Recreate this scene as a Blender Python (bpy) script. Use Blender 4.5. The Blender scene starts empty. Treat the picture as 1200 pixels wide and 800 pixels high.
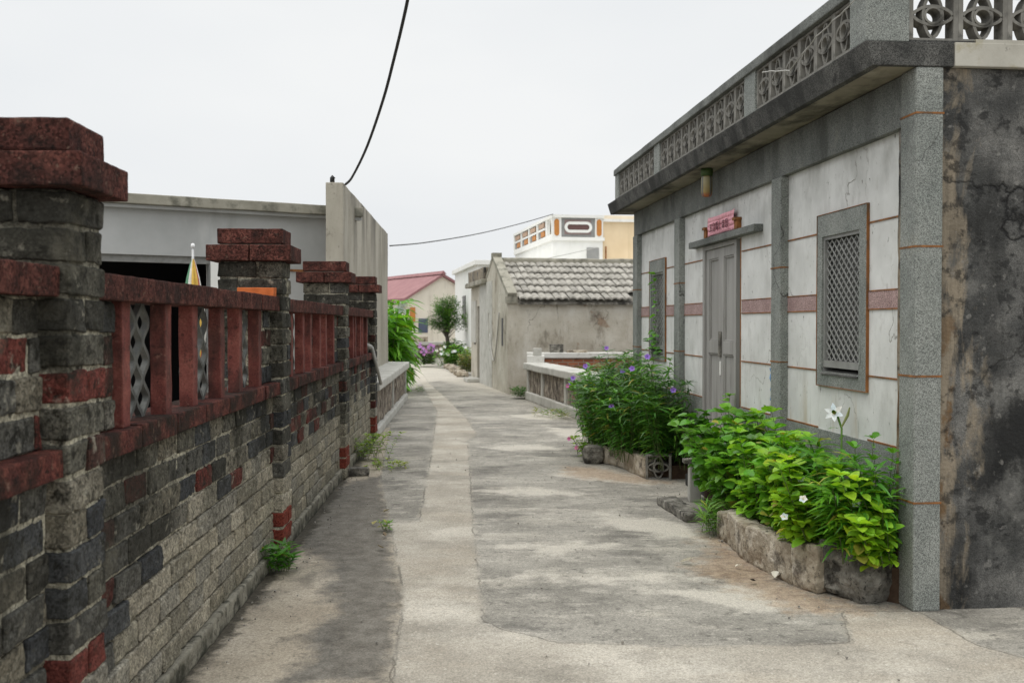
import bpy, bmesh, math, random
from mathutils import Vector, Matrix, noise
rnd = random.Random(7)
sc = bpy.context.scene
COL = sc.collection
R = math.radians
# ---------------------------------------------------------------- camera
F = 1167.0; PITCH = R(1.03); EYE = 1.5
cam = bpy.data.cameras.new("camera"); camo = bpy.data.objects.new("camera", cam); COL.objects.link(camo)
cam.sensor_width = 36; cam.lens = F / 1200 * 36; cam.clip_end = 2000; cam.clip_start = .05
camo.location = (0, 0, EYE); camo.rotation_euler = (R(90) - PITCH, 0, 0)
cam.dof.use_dof = True; cam.dof.focus_distance = 6.6; cam.dof.aperture_fstop = 4.5
sc.camera = camo
def ray(px, py):
    u = (px - 600) / F; v = (400 - py) / F
    return Vector((u, math.cos(PITCH) + v * math.sin(PITCH), -math.sin(PITCH) + v * math.cos(PITCH)))
def G(px, py):                       # ground point
    r = ray(px, py); t = EYE / -r.z
    return (r.x * t, r.y * t)
def A(px, py, d):                    # point at forward distance d
    r = ray(px, py); t = d / r.y
    return Vector((r.x * t, d, EYE + r.z * t))
# ---------------------------------------------------------------- scene tree helpers
def props(o, label=None, cat=None, group=None, kind=None):
    if label: o['label'] = label
    if cat: o['category'] = cat
    if group: o['group'] = group
    if kind: o['kind'] = kind
    return o
def thing(name, label, cat, loc=(0, 0, 0), rz=0, group=None):
    o = bpy.data.objects.new(name, None); COL.objects.link(o)
    o.location = loc; o.rotation_euler = (0, 0, rz)
    return props(o, label, cat, group)
def link(name, me, m, parent=None):
    o = bpy.data.objects.new(name, me); COL.objects.link(o)
    if m is not None and not me.materials: me.materials.append(m)
    if parent is not None: o.parent = parent
    return o
def share(src, name, parent, loc=(0, 0, 0), rot=(0, 0, 0), scale=(1, 1, 1)):
    o = src.copy(); o.name = name; COL.objects.link(o); o.parent = parent
    o.location = loc; o.rotation_euler = rot; o.scale = scale
    return o
def copy_tree(o, parent=None):
    c = o.copy(); COL.objects.link(c)
    if parent is not None: c.parent = parent
    for ch in list(o.children): copy_tree(ch, c)
    return c
class MB:
    def __init__(s): s.v = []; s.f = []; s.c = []
    def vert(s, p, c=None):
        s.v.append(tuple(p)); s.c.append(c if c else (1, 1, 1)); return len(s.v) - 1
    def face(s, pts, c=None): s.f.append([s.vert(p, c) for p in pts])
    def box(s, x0, x1, y0, y1, z0, z1, c=None, j=0, top=0):
        P = [(x0, y0, z0), (x1, y0, z0), (x1, y1, z0), (x0, y1, z0), (x0, y0, z1), (x1, y0, z1), (x1, y1, z1), (x0, y1, z1)]
        if j: P = [(a + rnd.uniform(-j, j), b + rnd.uniform(-j, j), d + rnd.uniform(-j, j)) for a, b, d in P]
        i = [s.vert(p, c) for p in P]
        for q in ((3, 2, 1, 0), (4, 5, 6, 7), (0, 1, 5, 4), (1, 2, 6, 5), (2, 3, 7, 6), (3, 0, 4, 7)): s.f.append([i[k] for k in q])
        return s
    def prism(s, poly, a0, a1, axis='z', c=None):
        n = len(poly)
        def P(p, a): return (p[0], p[1], a) if axis == 'z' else ((p[0], a, p[1]) if axis == 'y' else (a, p[0], p[1]))
        lo = [s.vert(P(p, a0), c) for p in poly]; hi = [s.vert(P(p, a1), c) for p in poly]
        s.f.append(lo[::-1]); s.f.append(hi)
        for k in range(n): s.f.append([lo[k], lo[(k + 1) % n], hi[(k + 1) % n], hi[k]])
        return s
    def tube(s, pts, r, n=6, c=None, cap=True):
        pts = [Vector(p) for p in pts]; rings = []
        rs = r if isinstance(r, (list, tuple)) else [r] * len(pts)
        for i, p in enumerate(pts):
            t = (pts[min(i + 1, len(pts) - 1)] - pts[max(i - 1, 0)])
            if t.length < 1e-9: t = Vector((0, 0, 1))
            t.normalize()
            if i == 0: u = t.cross(Vector((0, 0, 1)) if abs(t.z) < .9 else Vector((1, 0, 0))).normalized()
            else: u = (u - t * u.dot(t)).normalized()
            w = t.cross(u)
            rings.append([s.vert(p + (u * math.cos(2 * math.pi * k / n) + w * math.sin(2 * math.pi * k / n)) * rs[i], c) for k in range(n)])
        for a, b in zip(rings, rings[1:]):
            for k in range(n): s.f.append([a[k], a[(k + 1) % n], b[(k + 1) % n], b[k]])
        if cap: s.f.append(rings[0][::-1]); s.f.append(rings[-1])
        return s
    def lathe(s, prof, cx=0, cy=0, n=16, cols=None):
        rings = [[s.vert((cx + r * math.cos(2 * math.pi * k / n), cy + r * math.sin(2 * math.pi * k / n), z), cols(k, i) if cols else None) for k in range(n)] for i, (r, z) in enumerate(prof)]
        for a, b in zip(rings, rings[1:]):
            for k in range(n): s.f.append([a[k], a[(k + 1) % n], b[(k + 1) % n], b[k]])
        return s
    def strip(s, pts, w, n0, d0, thick, c=None):
        """rectangular bar swept along a polyline lying in a plane of normal n0; width w in plane, thickness along n0"""
        pts = [Vector(p) for p in pts]; N_ = Vector(n0); rings = []
        closed = (pts[0] - pts[-1]).length < 1e-6
        for i, p in enumerate(pts):
            a = pts[i - 1] if i > 0 else (pts[-2] if closed else p); b = pts[i + 1] if i < len(pts) - 1 else (pts[1] if closed else p)
            t = (b - a).normalized(); u = N_.cross(t).normalized()
            rings.append([s.vert(p + u * (w / 2 * e) + N_ * (d0 + thick * g), c) for e, g in ((-1, 0), (1, 0), (1, 1), (-1, 1))])
        for a, b in zip(rings, rings[1:]):
            for k in range(4): s.f.append([a[k], a[(k + 1) % 4], b[(k + 1) % 4], b[k]])
        if not closed: s.f.append(rings[0][::-1]); s.f.append(rings[-1])
        return s
    def leaf(s, p, d, up, L, W, c, curl=.25, fold=.15, shape='oval'):
        d = d.normalized(); side = d.cross(up)
        if side.length < 1e-4: side = d.cross(Vector((1, 0, 0)))
        side.normalize(); nrm = side.cross(d).normalized()
        if shape == 'oval': st = ((0, .12), (.28, .85), (.62, 1.0), (.88, .55), (1, .08))
        elif shape == 'heart': st = ((0, .35), (.22, 1.0), (.55, .85), (.85, .35), (1, .04))
        elif shape == 'lance': st = ((0, .25), (.3, 1.0), (.65, .7), (1, .03))
        else: st = ((0, .7), (.35, 1.0), (.7, .75), (1, .05))
        rows = []
        for t, w in st:
            m = p + d * (L * t * (1 - .12 * curl * t)) - nrm * (L * curl * t * t) 
            e = side * (W / 2 * w); lift = nrm * (W * fold * w)
            rows.append((s.vert(m - e + lift, c), s.vert(m, c), s.vert(m + e + lift, c)))
        for a, b in zip(rows, rows[1:]):
            s.f.append([a[0], a[1], b[1], b[0]]); s.f.append([a[1], a[2], b[2], b[1]])
        return s
    def build(s, name, m, parent=None, smooth=False, bevel=0, fix=True, worn=None):
        me = bpy.data.meshes.new(name); me.from_pydata(s.v, [], s.f); me.update()
        at = me.color_attributes.new("Col", 'FLOAT_COLOR', 'POINT')
        flat = []
        for c in s.c: flat += [c[0], c[1], c[2], 1]
        at.data.foreach_set("color", flat)
        if fix:
            bm = bmesh.new(); bm.from_mesh(me); bmesh.ops.recalc_face_normals(bm, faces=bm.faces)
            if worn:                             # chipped, uneven masonry: every block edge softened and knocked about
                seg, amp = worn
                bmesh.ops.bevel(bm, geom=bm.edges[:], offset=.0055, segments=1, affect='EDGES', clamp_overlap=True)
                for _ in range(7):
                    es = [e for e in bm.edges if e.calc_length() > seg]
                    if not es: break
                    bmesh.ops.subdivide_edges(bm, edges=es, cuts=1, use_grid_fill=True)
                bmesh.ops.triangulate(bm, faces=[q for q in bm.faces if len(q.verts) > 4])
                for v in bm.verts:
                    q = v.co; n1 = noise.noise_vector(q * 21); n2 = noise.noise(q * 9); chip = max(0, noise.noise(q * 33) - .25)
                    v.co = q + n1 * amp + noise.noise_vector(q * 57) * amp * .6 - v.normal * (chip * amp * 4 - n2 * amp * .5)
            bm.to_mesh(me); bm.free()
        if smooth: me.polygons.foreach_set("use_smooth", [True] * len(me.polygons))
        o = link(name, me, m, parent)
        if bevel:
            b = o.modifiers.new("bevel", 'BEVEL'); b.width = bevel; b.segments = 2; b.limit_method = 'ANGLE'
        return o
def rough(name, boxes, m, parent=None, bev=.012, seg=.06, amp=.006, freq=9, seed=0, col=None, sculpt=None):
    """worn masonry: bevelled boxes, subdivided and displaced by noise so no edge is dead straight"""
    bm = bmesh.new()
    for x0, x1, y0, y1, z0, z1 in boxes:
        r = bmesh.ops.create_cube(bm, size=1)
        for v in r['verts']:
            v.co = Vector(((x0 + x1) / 2 + v.co.x * (x1 - x0), (y0 + y1) / 2 + v.co.y * (y1 - y0), (z0 + z1) / 2 + v.co.z * (z1 - z0)))
    if bev: bmesh.ops.bevel(bm, geom=bm.edges[:], offset=bev, segments=2, affect='EDGES', profile=.6)
    for _ in range(7):
        es = [e for e in bm.edges if e.calc_length() > seg]
        if not es: break
        bmesh.ops.subdivide_edges(bm, edges=es, cuts=1, use_grid_fill=True)
    bmesh.ops.triangulate(bm, faces=[f for f in bm.faces if len(f.verts) > 4])
    off = Vector((seed * 3.1, seed * 1.7, seed * .9))
    for v in bm.verts:
        p = v.co * freq + off
        v.co += noise.noise_vector(p) * amp + noise.noise_vector(p * 3.1) * (amp * .45)
        if sculpt: v.co = sculpt(v.co)
    bmesh.ops.recalc_face_normals(bm, faces=bm.faces)
    me = bpy.data.meshes.new(name); bm.to_mesh(me); bm.free()
    at = me.color_attributes.new("Col", 'FLOAT_COLOR', 'POINT'); c = col or (1, 1, 1)
    at.data.foreach_set("color", [c[0], c[1], c[2], 1] * len(me.vertices))
    return link(name, me, m, parent)
# ---------------------------------------------------------------- materials
class NT:
    def __init__(s, name):
        s.m = bpy.data.materials.new(name); s.m.use_nodes = True; s.t = s.m.node_tree; s.b = s.t.nodes['Principled BSDF']
        s.co = s.n('ShaderNodeTexCoord').outputs['Object']
    def n(s, t, **k):
        x = s.t.nodes.new(t)
        for a, b in k.items(): setattr(x, a, b)
        return x
    def l(s, a, b): s.t.links.new(a, b)
    def val(s, sock, v):
        if isinstance(v, bpy.types.NodeSocket): s.l(v, sock)
        elif isinstance(v, (tuple, list)) and len(v) == 3 and sock.type == 'RGBA': sock.default_value = (*v, 1)
        else: sock.default_value = v
    def vec(s, sc_=(1, 1, 1), off=(0, 0, 0)):
        x = s.n('ShaderNodeMapping'); s.l(s.co, x.inputs[0]); x.inputs['Scale'].default_value = sc_; x.inputs['Location'].default_value = off
        return x.outputs[0]
    def noise(s, scale, detail=4, rgh=.55, st=(1, 1, 1), off=(0, 0, 0), dist=0):
        x = s.n('ShaderNodeTexNoise'); s.l(s.vec(st, off), x.inputs['Vector']); x.inputs['Scale'].default_value = scale
        x.inputs['Detail'].default_value = detail; x.inputs['Roughness'].default_value = rgh; x.inputs['Distortion'].default_value = dist
        return x.outputs[0]
    def vor(s, scale, feature='F1', out=0, st=(1, 1, 1)):
        x = s.n('ShaderNodeTexVoronoi', feature=feature); s.l(s.vec(st), x.inputs['Vector']); x.inputs['Scale'].default_value = scale
        return x.outputs[out]
    def ramp(s, f, stops, interp='LINEAR'):
        x = s.n('ShaderNodeValToRGB'); x.color_ramp.interpolation = interp; e = x.color_ramp.elements
        while len(e) < len(stops): e.new(.5)
        for k, (p, c) in zip(e, stops):
            k.position = p; k.color = (c, c, c, 1) if isinstance(c, (int, float)) else (*c, 1)
        s.val(x.inputs[0], f); return x.outputs[0]
    def mix(s, f, a, b, mode='MIX'):
        x = s.n('ShaderNodeMix', data_type='RGBA', blend_type=mode); s.val(x.inputs[0], f); s.val(x.inputs[6], a); s.val(x.inputs[7], b); return x.outputs[2]
    def math(s, op, a, b=0, clamp=False):
        x = s.n('ShaderNodeMath', operation=op); x.use_clamp = clamp; s.val(x.inputs[0], a); s.val(x.inputs[1], b); return x.outputs[0]
    def rng(s, v, a, b, c=0, d=1):
        x = s.n('ShaderNodeMapRange'); s.val(x.inputs[0], v)
        for k, q in enumerate((a, b, c, d)): x.inputs[k + 1].default_value = q
        return x.outputs[0]
    def axis(s, k):
        x = s.n('ShaderNodeSeparateXYZ'); s.l(s.co, x.inputs[0]); return x.outputs[k]
    def attr(s):
        return s.n('ShaderNodeVertexColor', layer_name="Col").outputs[0]
    def bump(s, h, st=.3, dist=.01):
        x = s.n('ShaderNodeBump'); x.inputs['Strength'].default_value = st; x.inputs['Distance'].default_value = dist; s.l(h, x.inputs['Height'])
        prev = s.b.inputs['Normal'].links
        if prev: s.l(prev[0].from_socket, x.inputs['Normal'])
        s.l(x.outputs[0], s.b.inputs['Normal'])
def layered(name, base, scale=2, stretch=(1, 1, 1), layers=(), speck=None, bumps=(), rgh=.85, attr=False, crack=None, spec=.3, detail=5):
    t = NT(name)
    c = t.ramp(t.noise(scale, detail, .6, stretch), base)
    if attr: c = t.mix(1, t.attr(), c, 'MULTIPLY')
    if speck:                                    # exposed aggregate / grit
        sca, lo, hi = speck
        g = t.n('ShaderNodeRGBToBW'); t.l(t.vor(sca, out=1), g.inputs[0])
        c = t.mix(1, c, t.ramp(g.outputs[0], [(.15, lo), (.85, hi)]), 'MULTIPLY')
    for i, L in enumerate(layers):
        col, sca, st, lo, hi, amt = L[:6]
        f = t.noise(sca, 7, .64, st, (i * 7.3 + 3, i * 3.9, i * 5.1), L[7] if len(L) > 7 else 0)
        gs = L[6] if len(L) > 6 and L[6] else ()
        for g in gs:                             # a fourth value lets the noise eat into the edge of the stain
            if len(g) == 4: f = t.math('ADD', f, t.rng(t.axis(g[0]), g[1], g[2], -g[3], 0))
        f = t.rng(f, lo, hi)
        for g in gs:
            if len(g) == 3: f = t.math('MULTIPLY', f, t.rng(t.axis(g[0]), g[1], g[2]))
        c = t.mix(t.math('MULTIPLY', f, amt), c, col)
    if crack:
        sca, wid, col, dist = crack
        x = t.n('ShaderNodeTexVoronoi', feature='DISTANCE_TO_EDGE'); x.inputs['Scale'].default_value = sca
        q = t.n('ShaderNodeTexNoise'); t.l(t.co, q.inputs['Vector']); q.inputs['Scale'].default_value = 3; q.inputs['Detail'].default_value = 6
        t.l(t.mix(dist, t.co, q.outputs[1], 'LINEAR_LIGHT'), x.inputs['Vector'])
        k = t.math('MULTIPLY', t.rng(x.outputs[0], 0, wid, 1, 0), t.rng(t.noise(1.1, 3, off=(9, 2, 4)), .45, .6))
        c = t.mix(k, c, col); t.bump(t.math('MULTIPLY', k, -1), .6, .01)
    t.l(c, t.b.inputs['Base Color'])
    for sca, st, dist in bumps: t.bump(t.noise(sca, 6, .65), st, dist)
    t.b.inputs['Roughness'].default_value = rgh; t.b.inputs['Specular IOR Level'].default_value = spec
    return t.m
def plain(name, col, rgh=.6, var=.12, metal=0, scale=6):
    t = NT(name)
    lo = tuple(x * (1 - var) for x in col); hi = tuple(min(1, x * (1 + var)) for x in col)
    t.l(t.ramp(t.noise(scale, 5), [(.3, lo), (.7, hi)]), t.b.inputs['Base Color'])
    t.b.inputs['Roughness'].default_value = rgh; t.b.inputs['Metallic'].default_value = metal
    t.bump(t.noise(scale * 9, 3), .08, .004)
    return t.m
def leafmat(name, rgh=.42, trans=.35, tint=(1.5, 1.5, .6)):
    t = NT(name)
    c = t.mix(1, t.attr(), t.ramp(t.noise(35, 3), [(.3, .8), (.7, 1.15)]), 'MULTIPLY')
    t.l(c, t.b.inputs['Base Color']); t.b.inputs['Roughness'].default_value = rgh; t.b.inputs['Specular IOR Level'].default_value = .4
    tr = t.n('ShaderNodeBsdfTranslucent'); t.l(t.mix(1, c, tint, 'MULTIPLY'), tr.inputs[0])
    mx = t.n('ShaderNodeMixShader'); mx.inputs[0].default_value = trans
    t.l(t.b.outputs[0], mx.inputs[1]); t.l(tr.outputs[0], mx.inputs[2])
    t.l(mx.outputs[0], t.t.nodes['Material Output'].inputs[0])
    return t.m
def attrmat(name, rgh=.7, trans=0):
    t = NT(name); t.l(t.mix(1, t.attr(), t.ramp(t.noise(14, 4), [(.3, .85), (.7, 1.1)]), 'MULTIPLY'), t.b.inputs['Base Color']); t.b.inputs['Roughness'].default_value = rgh
    return t.m
Z3 = (1, 1, 1); STREAK = (1, 1, .12)
M = {}
BLK = (.016, .016, .015)
M['block'] = layered('weathered_block', [(.34, (.72, .71, .69)), (.5, (.98, .97, .95)), (.66, (1.25, 1.23, 1.18))], 22, attr=True, speck=(130, .55, 1.35), detail=8,
    layers=[((.03, .029, .023), 2.6, (1, 1, .8), .46, .6, .78, [(2, .5, .85)]), ((.022, .021, .017), 26, Z3, .53, .62, .85, [(2, .35, .75)]), ((.46, .43, .34), 14, Z3, .6, .68, .5, [(2, .3, .8)]), ((.05, .048, .036), 34, Z3, .58, .66, .6), ((.4, .37, .28), 2.6, Z3, .6, .75, .3), ((.035, .04, .022), 5, Z3, .4, .6, .9, [(2, .18, .03)])],
    bumps=[(45, .9, .014), (140, .6, .006)], rgh=.95, spec=.12)
M['red'] = layered('red_cast_block', [(.34, (.05, .022, .018)), (.5, (.092, .034, .027)), (.66, (.14, .054, .042))], 14, speck=(120, .45, 1.5), detail=8,
    layers=[((.02, .016, .014), 5, (1, 1, .8), .5, .66, .7), ((.012, .011, .01), 34, Z3, .55, .64, .75), ((.24, .16, .12), 44, Z3, .61, .68, .6), ((.2, .16, .12), 3, Z3, .6, .7, .45)], bumps=[(70, .9, .012), (180, .7, .006)], rgh=.92, spec=.12)
M['redledge'] = layered('mouldy_red_block', [(.34, (.05, .02, .018)), (.5, (.1, .032, .026)), (.66, (.17, .06, .045))], 12, speck=(150, .55, 1.4), detail=8,
    layers=[((.02, .018, .014), 4, Z3, .42, .58, .85), ((.012, .011, .01), 34, Z3, .55, .64, .75), ((.3, .2, .15), 20, Z3, .62, .7, .5)], bumps=[(60, .7, .01), (180, .5, .005)], rgh=.92, spec=.12)
M['redfin'] = layered('red_fin', [(.34, (.11, .034, .028)), (.5, (.165, .05, .041)), (.66, (.23, .08, .062))], 9, speck=(200, .8, 1.2),
    layers=[((.045, .026, .022), 5, (1, 1, .4), .5, .62, .7), ((.02, .016, .013), 30, Z3, .57, .66, .6), ((.3, .16, .12), 34, Z3, .62, .7, .5)], bumps=[(80, .35, .005)], rgh=.85, spec=.2)
M['lattice'] = layered('grey_lattice', [(.35, (.085, .087, .08)), (.65, (.165, .165, .154))], 9, layers=[((.06, .06, .055), 7, (1, 1, .4), .52, .66, .7)], bumps=[(70, .3, .005)])
M['mortar'] = layered('rough_mortar', [(.3, (.2, .19, .15)), (.7, (.38, .36, .3))], 14, layers=[((.035, .036, .024), 6, Z3, .42, .6, .85)], bumps=[(50, .8, .012)], rgh=.95)
M['footing'] = layered('wall_footing', [(.35, (.2, .185, .145)), (.65, (.33, .31, .25))], 12, detail=8, layers=[((.03, .03, .02), 5, Z3, .42, .56, .9, [(2, .11, .02)]), ((.03, .03, .02), 16, Z3, .5, .62, .8)], bumps=[(50, .9, .012)], rgh=.95)
M['orange'] = layered('orange_brick', [(.3, (.42, .1, .025)), (.7, (.62, .17, .05))], 18, bumps=[(90, .4, .005)])
M['terrazzo'] = layered('washed_pebble', [(.35, (.185, .198, .183)), (.65, (.262, .272, .25))], 3, detail=8, speck=(240, .45, 1.5),
    layers=[((.09, .095, .086), 1.6, (1, 1, .35), .54, .7, .6), ((.06, .06, .05), 9, Z3, .64, .72, .5), ((.3, .28, .2), 3, Z3, .64, .76, .35)], bumps=[(220, .35, .003)], rgh=.8, crack=(.7, .004, (.05, .05, .045), .2))
M['beam'] = layered('dull_pebble', [(.35, (.125, .132, .122)), (.65, (.185, .192, .178))], 3, detail=8, speck=(240, .5, 1.45), layers=[((.05, .052, .046), 2, (1, 1, .4), .5, .64, .7), ((.26, .25, .2), 4, Z3, .62, .72, .35)], bumps=[(220, .35, .003)], rgh=.82)
M['fascia'] = layered('dark_pebble', [(.35, (.04, .04, .037)), (.65, (.095, .093, .086))], 3.5, speck=(230, .35, 1.9), detail=8,
    layers=[((.018, .018, .017), 2, (1, 1, .5), .46, .6, .8), ((.018, .018, .017), 14, Z3, .57, .67, .7), ((.24, .23, .2), 6, Z3, .62, .72, .35)], bumps=[(220, .4, .004)], rgh=.85)
M['plaster'] = layered('white_plaster', [(.35, (.58, .58, .555)), (.65, (.71, .71, .685))], 3, detail=9,
    layers=[((.4, .395, .365), 3.5, (1.6, 1.6, .6), .54, .7, .5), ((.46, .45, .41), 16, (1, 1, .7), .56, .7, .45), ((.3, .29, .26), 9, (2, 2, .14), .62, .74, .45), ((.42, .31, .16), 2.2, (2.2, 2.2, .3), .54, .68, .6, [(2, 1.22, .75)]), ((.3, .3, .275), 3, (1.2, 1.2, .7), .46, .64, .55, [(2, 2.05, 2.5)]), ((.12, .11, .09), 30, (1, 1, .45), .655, .69, .85)],
    bumps=[(7, .15, .012), (90, .3, .004)], rgh=.85, crack=(.5, .0025, (.25, .23, .2), .3))
M['line'] = layered('orange_joint', [(.3, (.17, .07, .024)), (.7, (.33, .14, .045))], 14, layers=[((.1, .065, .04), 9, Z3, .5, .62, .75)], bumps=[(60, .4, .004)])
M['band'] = layered('pink_pebble', [(.3, (.3, .2, .19)), (.7, (.42, .3, .28))], 4, speck=(220, .5, 1.4), bumps=[(220, .3, .003)])
M['soffit'] = layered('old_soffit', [(.35, (.2, .178, .135)), (.65, (.3, .272, .21))], 2.5, detail=8, layers=[((.05, .045, .035), 2.4, (1, .6, 1), .48, .6, .85), ((.4, .37, .3), 3, Z3, .6, .68, .5)], bumps=[(30, .3, .008)])
M['endwall'] = layered('mouldy_render', [(.34, (.034, .034, .032)), (.45, (.062, .062, .059)), (.54, (.105, .103, .097)), (.66, (.2, .194, .18))], 2.3, detail=10, speck=(280, .65, 1.35),
    layers=[((.014, .014, .014), 1.8, (1, 1, .7), .49, .6, .9, [(2, 2.9, 1.0)]), ((.2, .195, .18), 3.1, Z3, .57, .66, .5), ((.27, .225, .165), 3.4, (1.6, 1, .55), .40, .5, .92, [(0, .52, .22, .36)], .4), ((.15, .088, .04), 5, (1, 1, .7), .5, .57, .85, [(0, .42, .2, .4), (2, 2.0, 1.3)]), ((.34, .29, .235), 4, Z3, .52, .6, .7, [(2, 2.1, 2.8), (0, .7, .2, .2)]), ((.012, .012, .012), 12, Z3, .55, .63, .7), ((.02, .02, .019), 3, (2.2, 1, .22), .52, .66, .5), ((.26, .25, .23), 16, Z3, .61, .68, .5)],
    bumps=[(9, .5, .03), (60, .6, .012)], rgh=.95, crack=(.8, .01, (.01, .01, .01), .25))
M['pale'] = layered('pale_concrete', [(.3, (.36, .34, .29)), (.7, (.5, .48, .42))], 3, layers=[((.28, .24, .12), 5, Z3, .56, .66, .6), ((.1, .1, .09), 20, Z3, .64, .7, .6)], bumps=[(40, .3, .006)])
M['doorpaint'] = layered('grey_door_paint', [(.35, (.27, .262, .245)), (.65, (.35, .34, .32))], 3, stretch=(3, 3, .3), layers=[((.33, .32, .3), 12, (2, 2, .15), .64, .7, .6), ((.1, .095, .09), 6, (2, 2, .2), .58, .7, .5)], bumps=[(25, .12, .004)], rgh=.6)
M['grille'] = layered('grey_metal', [(.3, (.2, .2, .19)), (.7, (.3, .3, .285))], 12, rgh=.5, layers=[((.16, .1, .05), 9, Z3, .62, .7, .5)])
M['black'] = plain('opening_shade', (.012, .012, .013), .5)  # near-black colour standing in for the shade inside openings
M['glass'] = plain('shutter_grey', (.075, .078, .075), .35)
M['whitewash'] = layered('white_paint', [(.3, (.76, .755, .715)), (.7, (.84, .835, .8))], 2, layers=[((.4, .39, .36), 4, STREAK, .6, .75, .4)], bumps=[(20, .1, .01)])
M['yellow'] = layered('yellow_paint', [(.3, (.68, .53, .34)), (.7, (.76, .61, .41))], 1.5, layers=[((.5, .38, .22), 4, STREAK, .56, .72, .4)])
M['ruin'] = layered('old_render', [(.32, (.36, .325, .26)), (.5, (.46, .425, .355)), (.66, (.56, .53, .46))], 1.5, detail=9, layers=[((.17, .145, .11), 1.7, (1, 1, .6), .57, .66, .75), ((.26, .175, .115), 2.4, Z3, .62, .68, .8), ((.6, .58, .53), 2.4, (1, 1, .4), .56, .68, .55), ((.12, .105, .08), 8, (1.6, 1.6, .25), .6, .7, .6), ((.2, .18, .14), 20, Z3, .6, .68, .5)], bumps=[(14, .4, .02)], crack=(.5, .005, (.12, .1, .08), .3))
M['tile'] = layered('grey_roof_tile', [(.35, (.26, .245, .213)), (.65, (.4, .378, .335))], 8, attr=True, detail=7, layers=[((.14, .13, .112), 6, Z3, .55, .66, .45), ((.06, .055, .05), 24, Z3, .6, .68, .6)], bumps=[(40, .4, .01)])
M['board'] = layered('formed_concrete', [(.35, (.31, .285, .23)), (.65, (.43, .4, .335))], 1.4, detail=8, stretch=(1, 1, .45),
    layers=[((.16, .145, .115), 1.6, (1.2, 1.2, .2), .5, .68, .7), ((.085, .078, .065), 1.6, (1.3, 1.3, .25), .46, .6, .8, [(2, 2.2, 3.3)]), ((.2, .18, .15), 9, (1.4, 1.4, .2), .54, .68, .22), ((.12, .11, .09), 16, Z3, .58, .68, .5)], bumps=[(8, .2, .02), (60, .3, .006)])
M['carport'] = layered('grey_render', [(.35, (.37, .375, .365)), (.65, (.47, .475, .465))], 1.2, detail=8, layers=[((.26, .255, .24), 2, (1, 1, .3), .54, .7, .5), ((.55, .55, .53), 3, (1, 1, .4), .58, .7, .4)], bumps=[(30, .2, .006)])
M['carroof'] = layered('mossy_concrete', [(.3, (.24, .225, .18)), (.7, (.36, .34, .28))], 3, layers=[((.08, .08, .06), 4, Z3, .5, .64, .75)], bumps=[(30, .3, .008)])
M['rubble'] = layered('rubble_stone', [(.34, (.1, .08, .062)), (.46, (.2, .165, .13)), (.56, (.3, .255, .205)), (.68, (.44, .39, .32))], 11, detail=7, stretch=(1, 1, .5), layers=[((.04, .032, .025), 13, (1, 1, .5), .54, .62, .85), ((.5, .46, .4), 9, Z3, .6, .68, .5)], bumps=[(16, 1, .05), (60, .5, .01)])
M['coping'] = layered('grey_coping', [(.3, (.38, .37, .33)), (.7, (.52, .51, .47))], 3, layers=[((.2, .19, .16), 5, Z3, .55, .68, .5)], bumps=[(50, .3, .006)])
M['curb'] = layered('old_curb', [(.35, (.25, .205, .145)), (.5, (.4, .345, .265)), (.65, (.54, .485, .395))], 7, detail=8, layers=[((.06, .05, .038), 6, Z3, .55, .64, .8), ((.46, .42, .36), 6, Z3, .57, .66, .65), ((.2, .125, .07), 5, Z3, .52, .62, .6, [(2, .12, .0)]), ((.05, .045, .036), 26, Z3, .58, .66, .7)], bumps=[(18, .9, .025), (80, .7, .01)], rgh=.95)
M['stone'] = layered('dark_boulder', [(.34, (.08, .075, .064)), (.5, (.19, .178, .152)), (.66, (.36, .34, .295))], 9, detail=9, layers=[((.025, .023, .02), 7, Z3, .53, .62, .8), ((.38, .365, .32), 6, Z3, .6, .68, .5, [(2, .2, .3)]), ((.02, .019, .016), 36, Z3, .57, .64, .8)], bumps=[(22, 1, .03), (90, .8, .01)], rgh=.95)
M['soil'] = layered('soil', [(.3, (.05, .03, .02)), (.7, (.11, .07, .045))], 12, bumps=[(60, .8, .02)], rgh=1)
M['leaf'] = leafmat('leaf'); M['gloss'] = leafmat('glossy_leaf', .3, .25)
M['stem'] = attrmat('stem', .7); M['petal'] = leafmat('petal', .6, .3, (1, 1, 1)); M['paint'] = attrmat('painted', .6)
M['cable'] = plain('black_cable', (.012, .012, .013), .5); M['wire'] = plain('pale_wire', (.4, .39, .36), .5)
M['pinkroof'] = layered('faded_red_roof', [(.3, (.26, .13, .135)), (.7, (.34, .18, .18))], 2)
M['cream'] = layered('cream_wall', [(.3, (.68, .63, .53)), (.7, (.8, .75, .65))], 1.2, layers=[((.4, .35, .28), 2, STREAK, .55, .7, .5)])
M['brickred0'] = layered('red_brick_face', [(.3, (.22, .075, .035)), (.7, (.4, .15, .07))], 16, layers=[((.1, .05, .03), 9, Z3, .5, .65, .6)], bumps=[(50, .5, .01)])
# ground
M['ground'] = layered('ground', [(.3, (.2, .19, .165)), (.7, (.3, .28, .24))], .6, bumps=[(30, .3, .01)])

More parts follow.
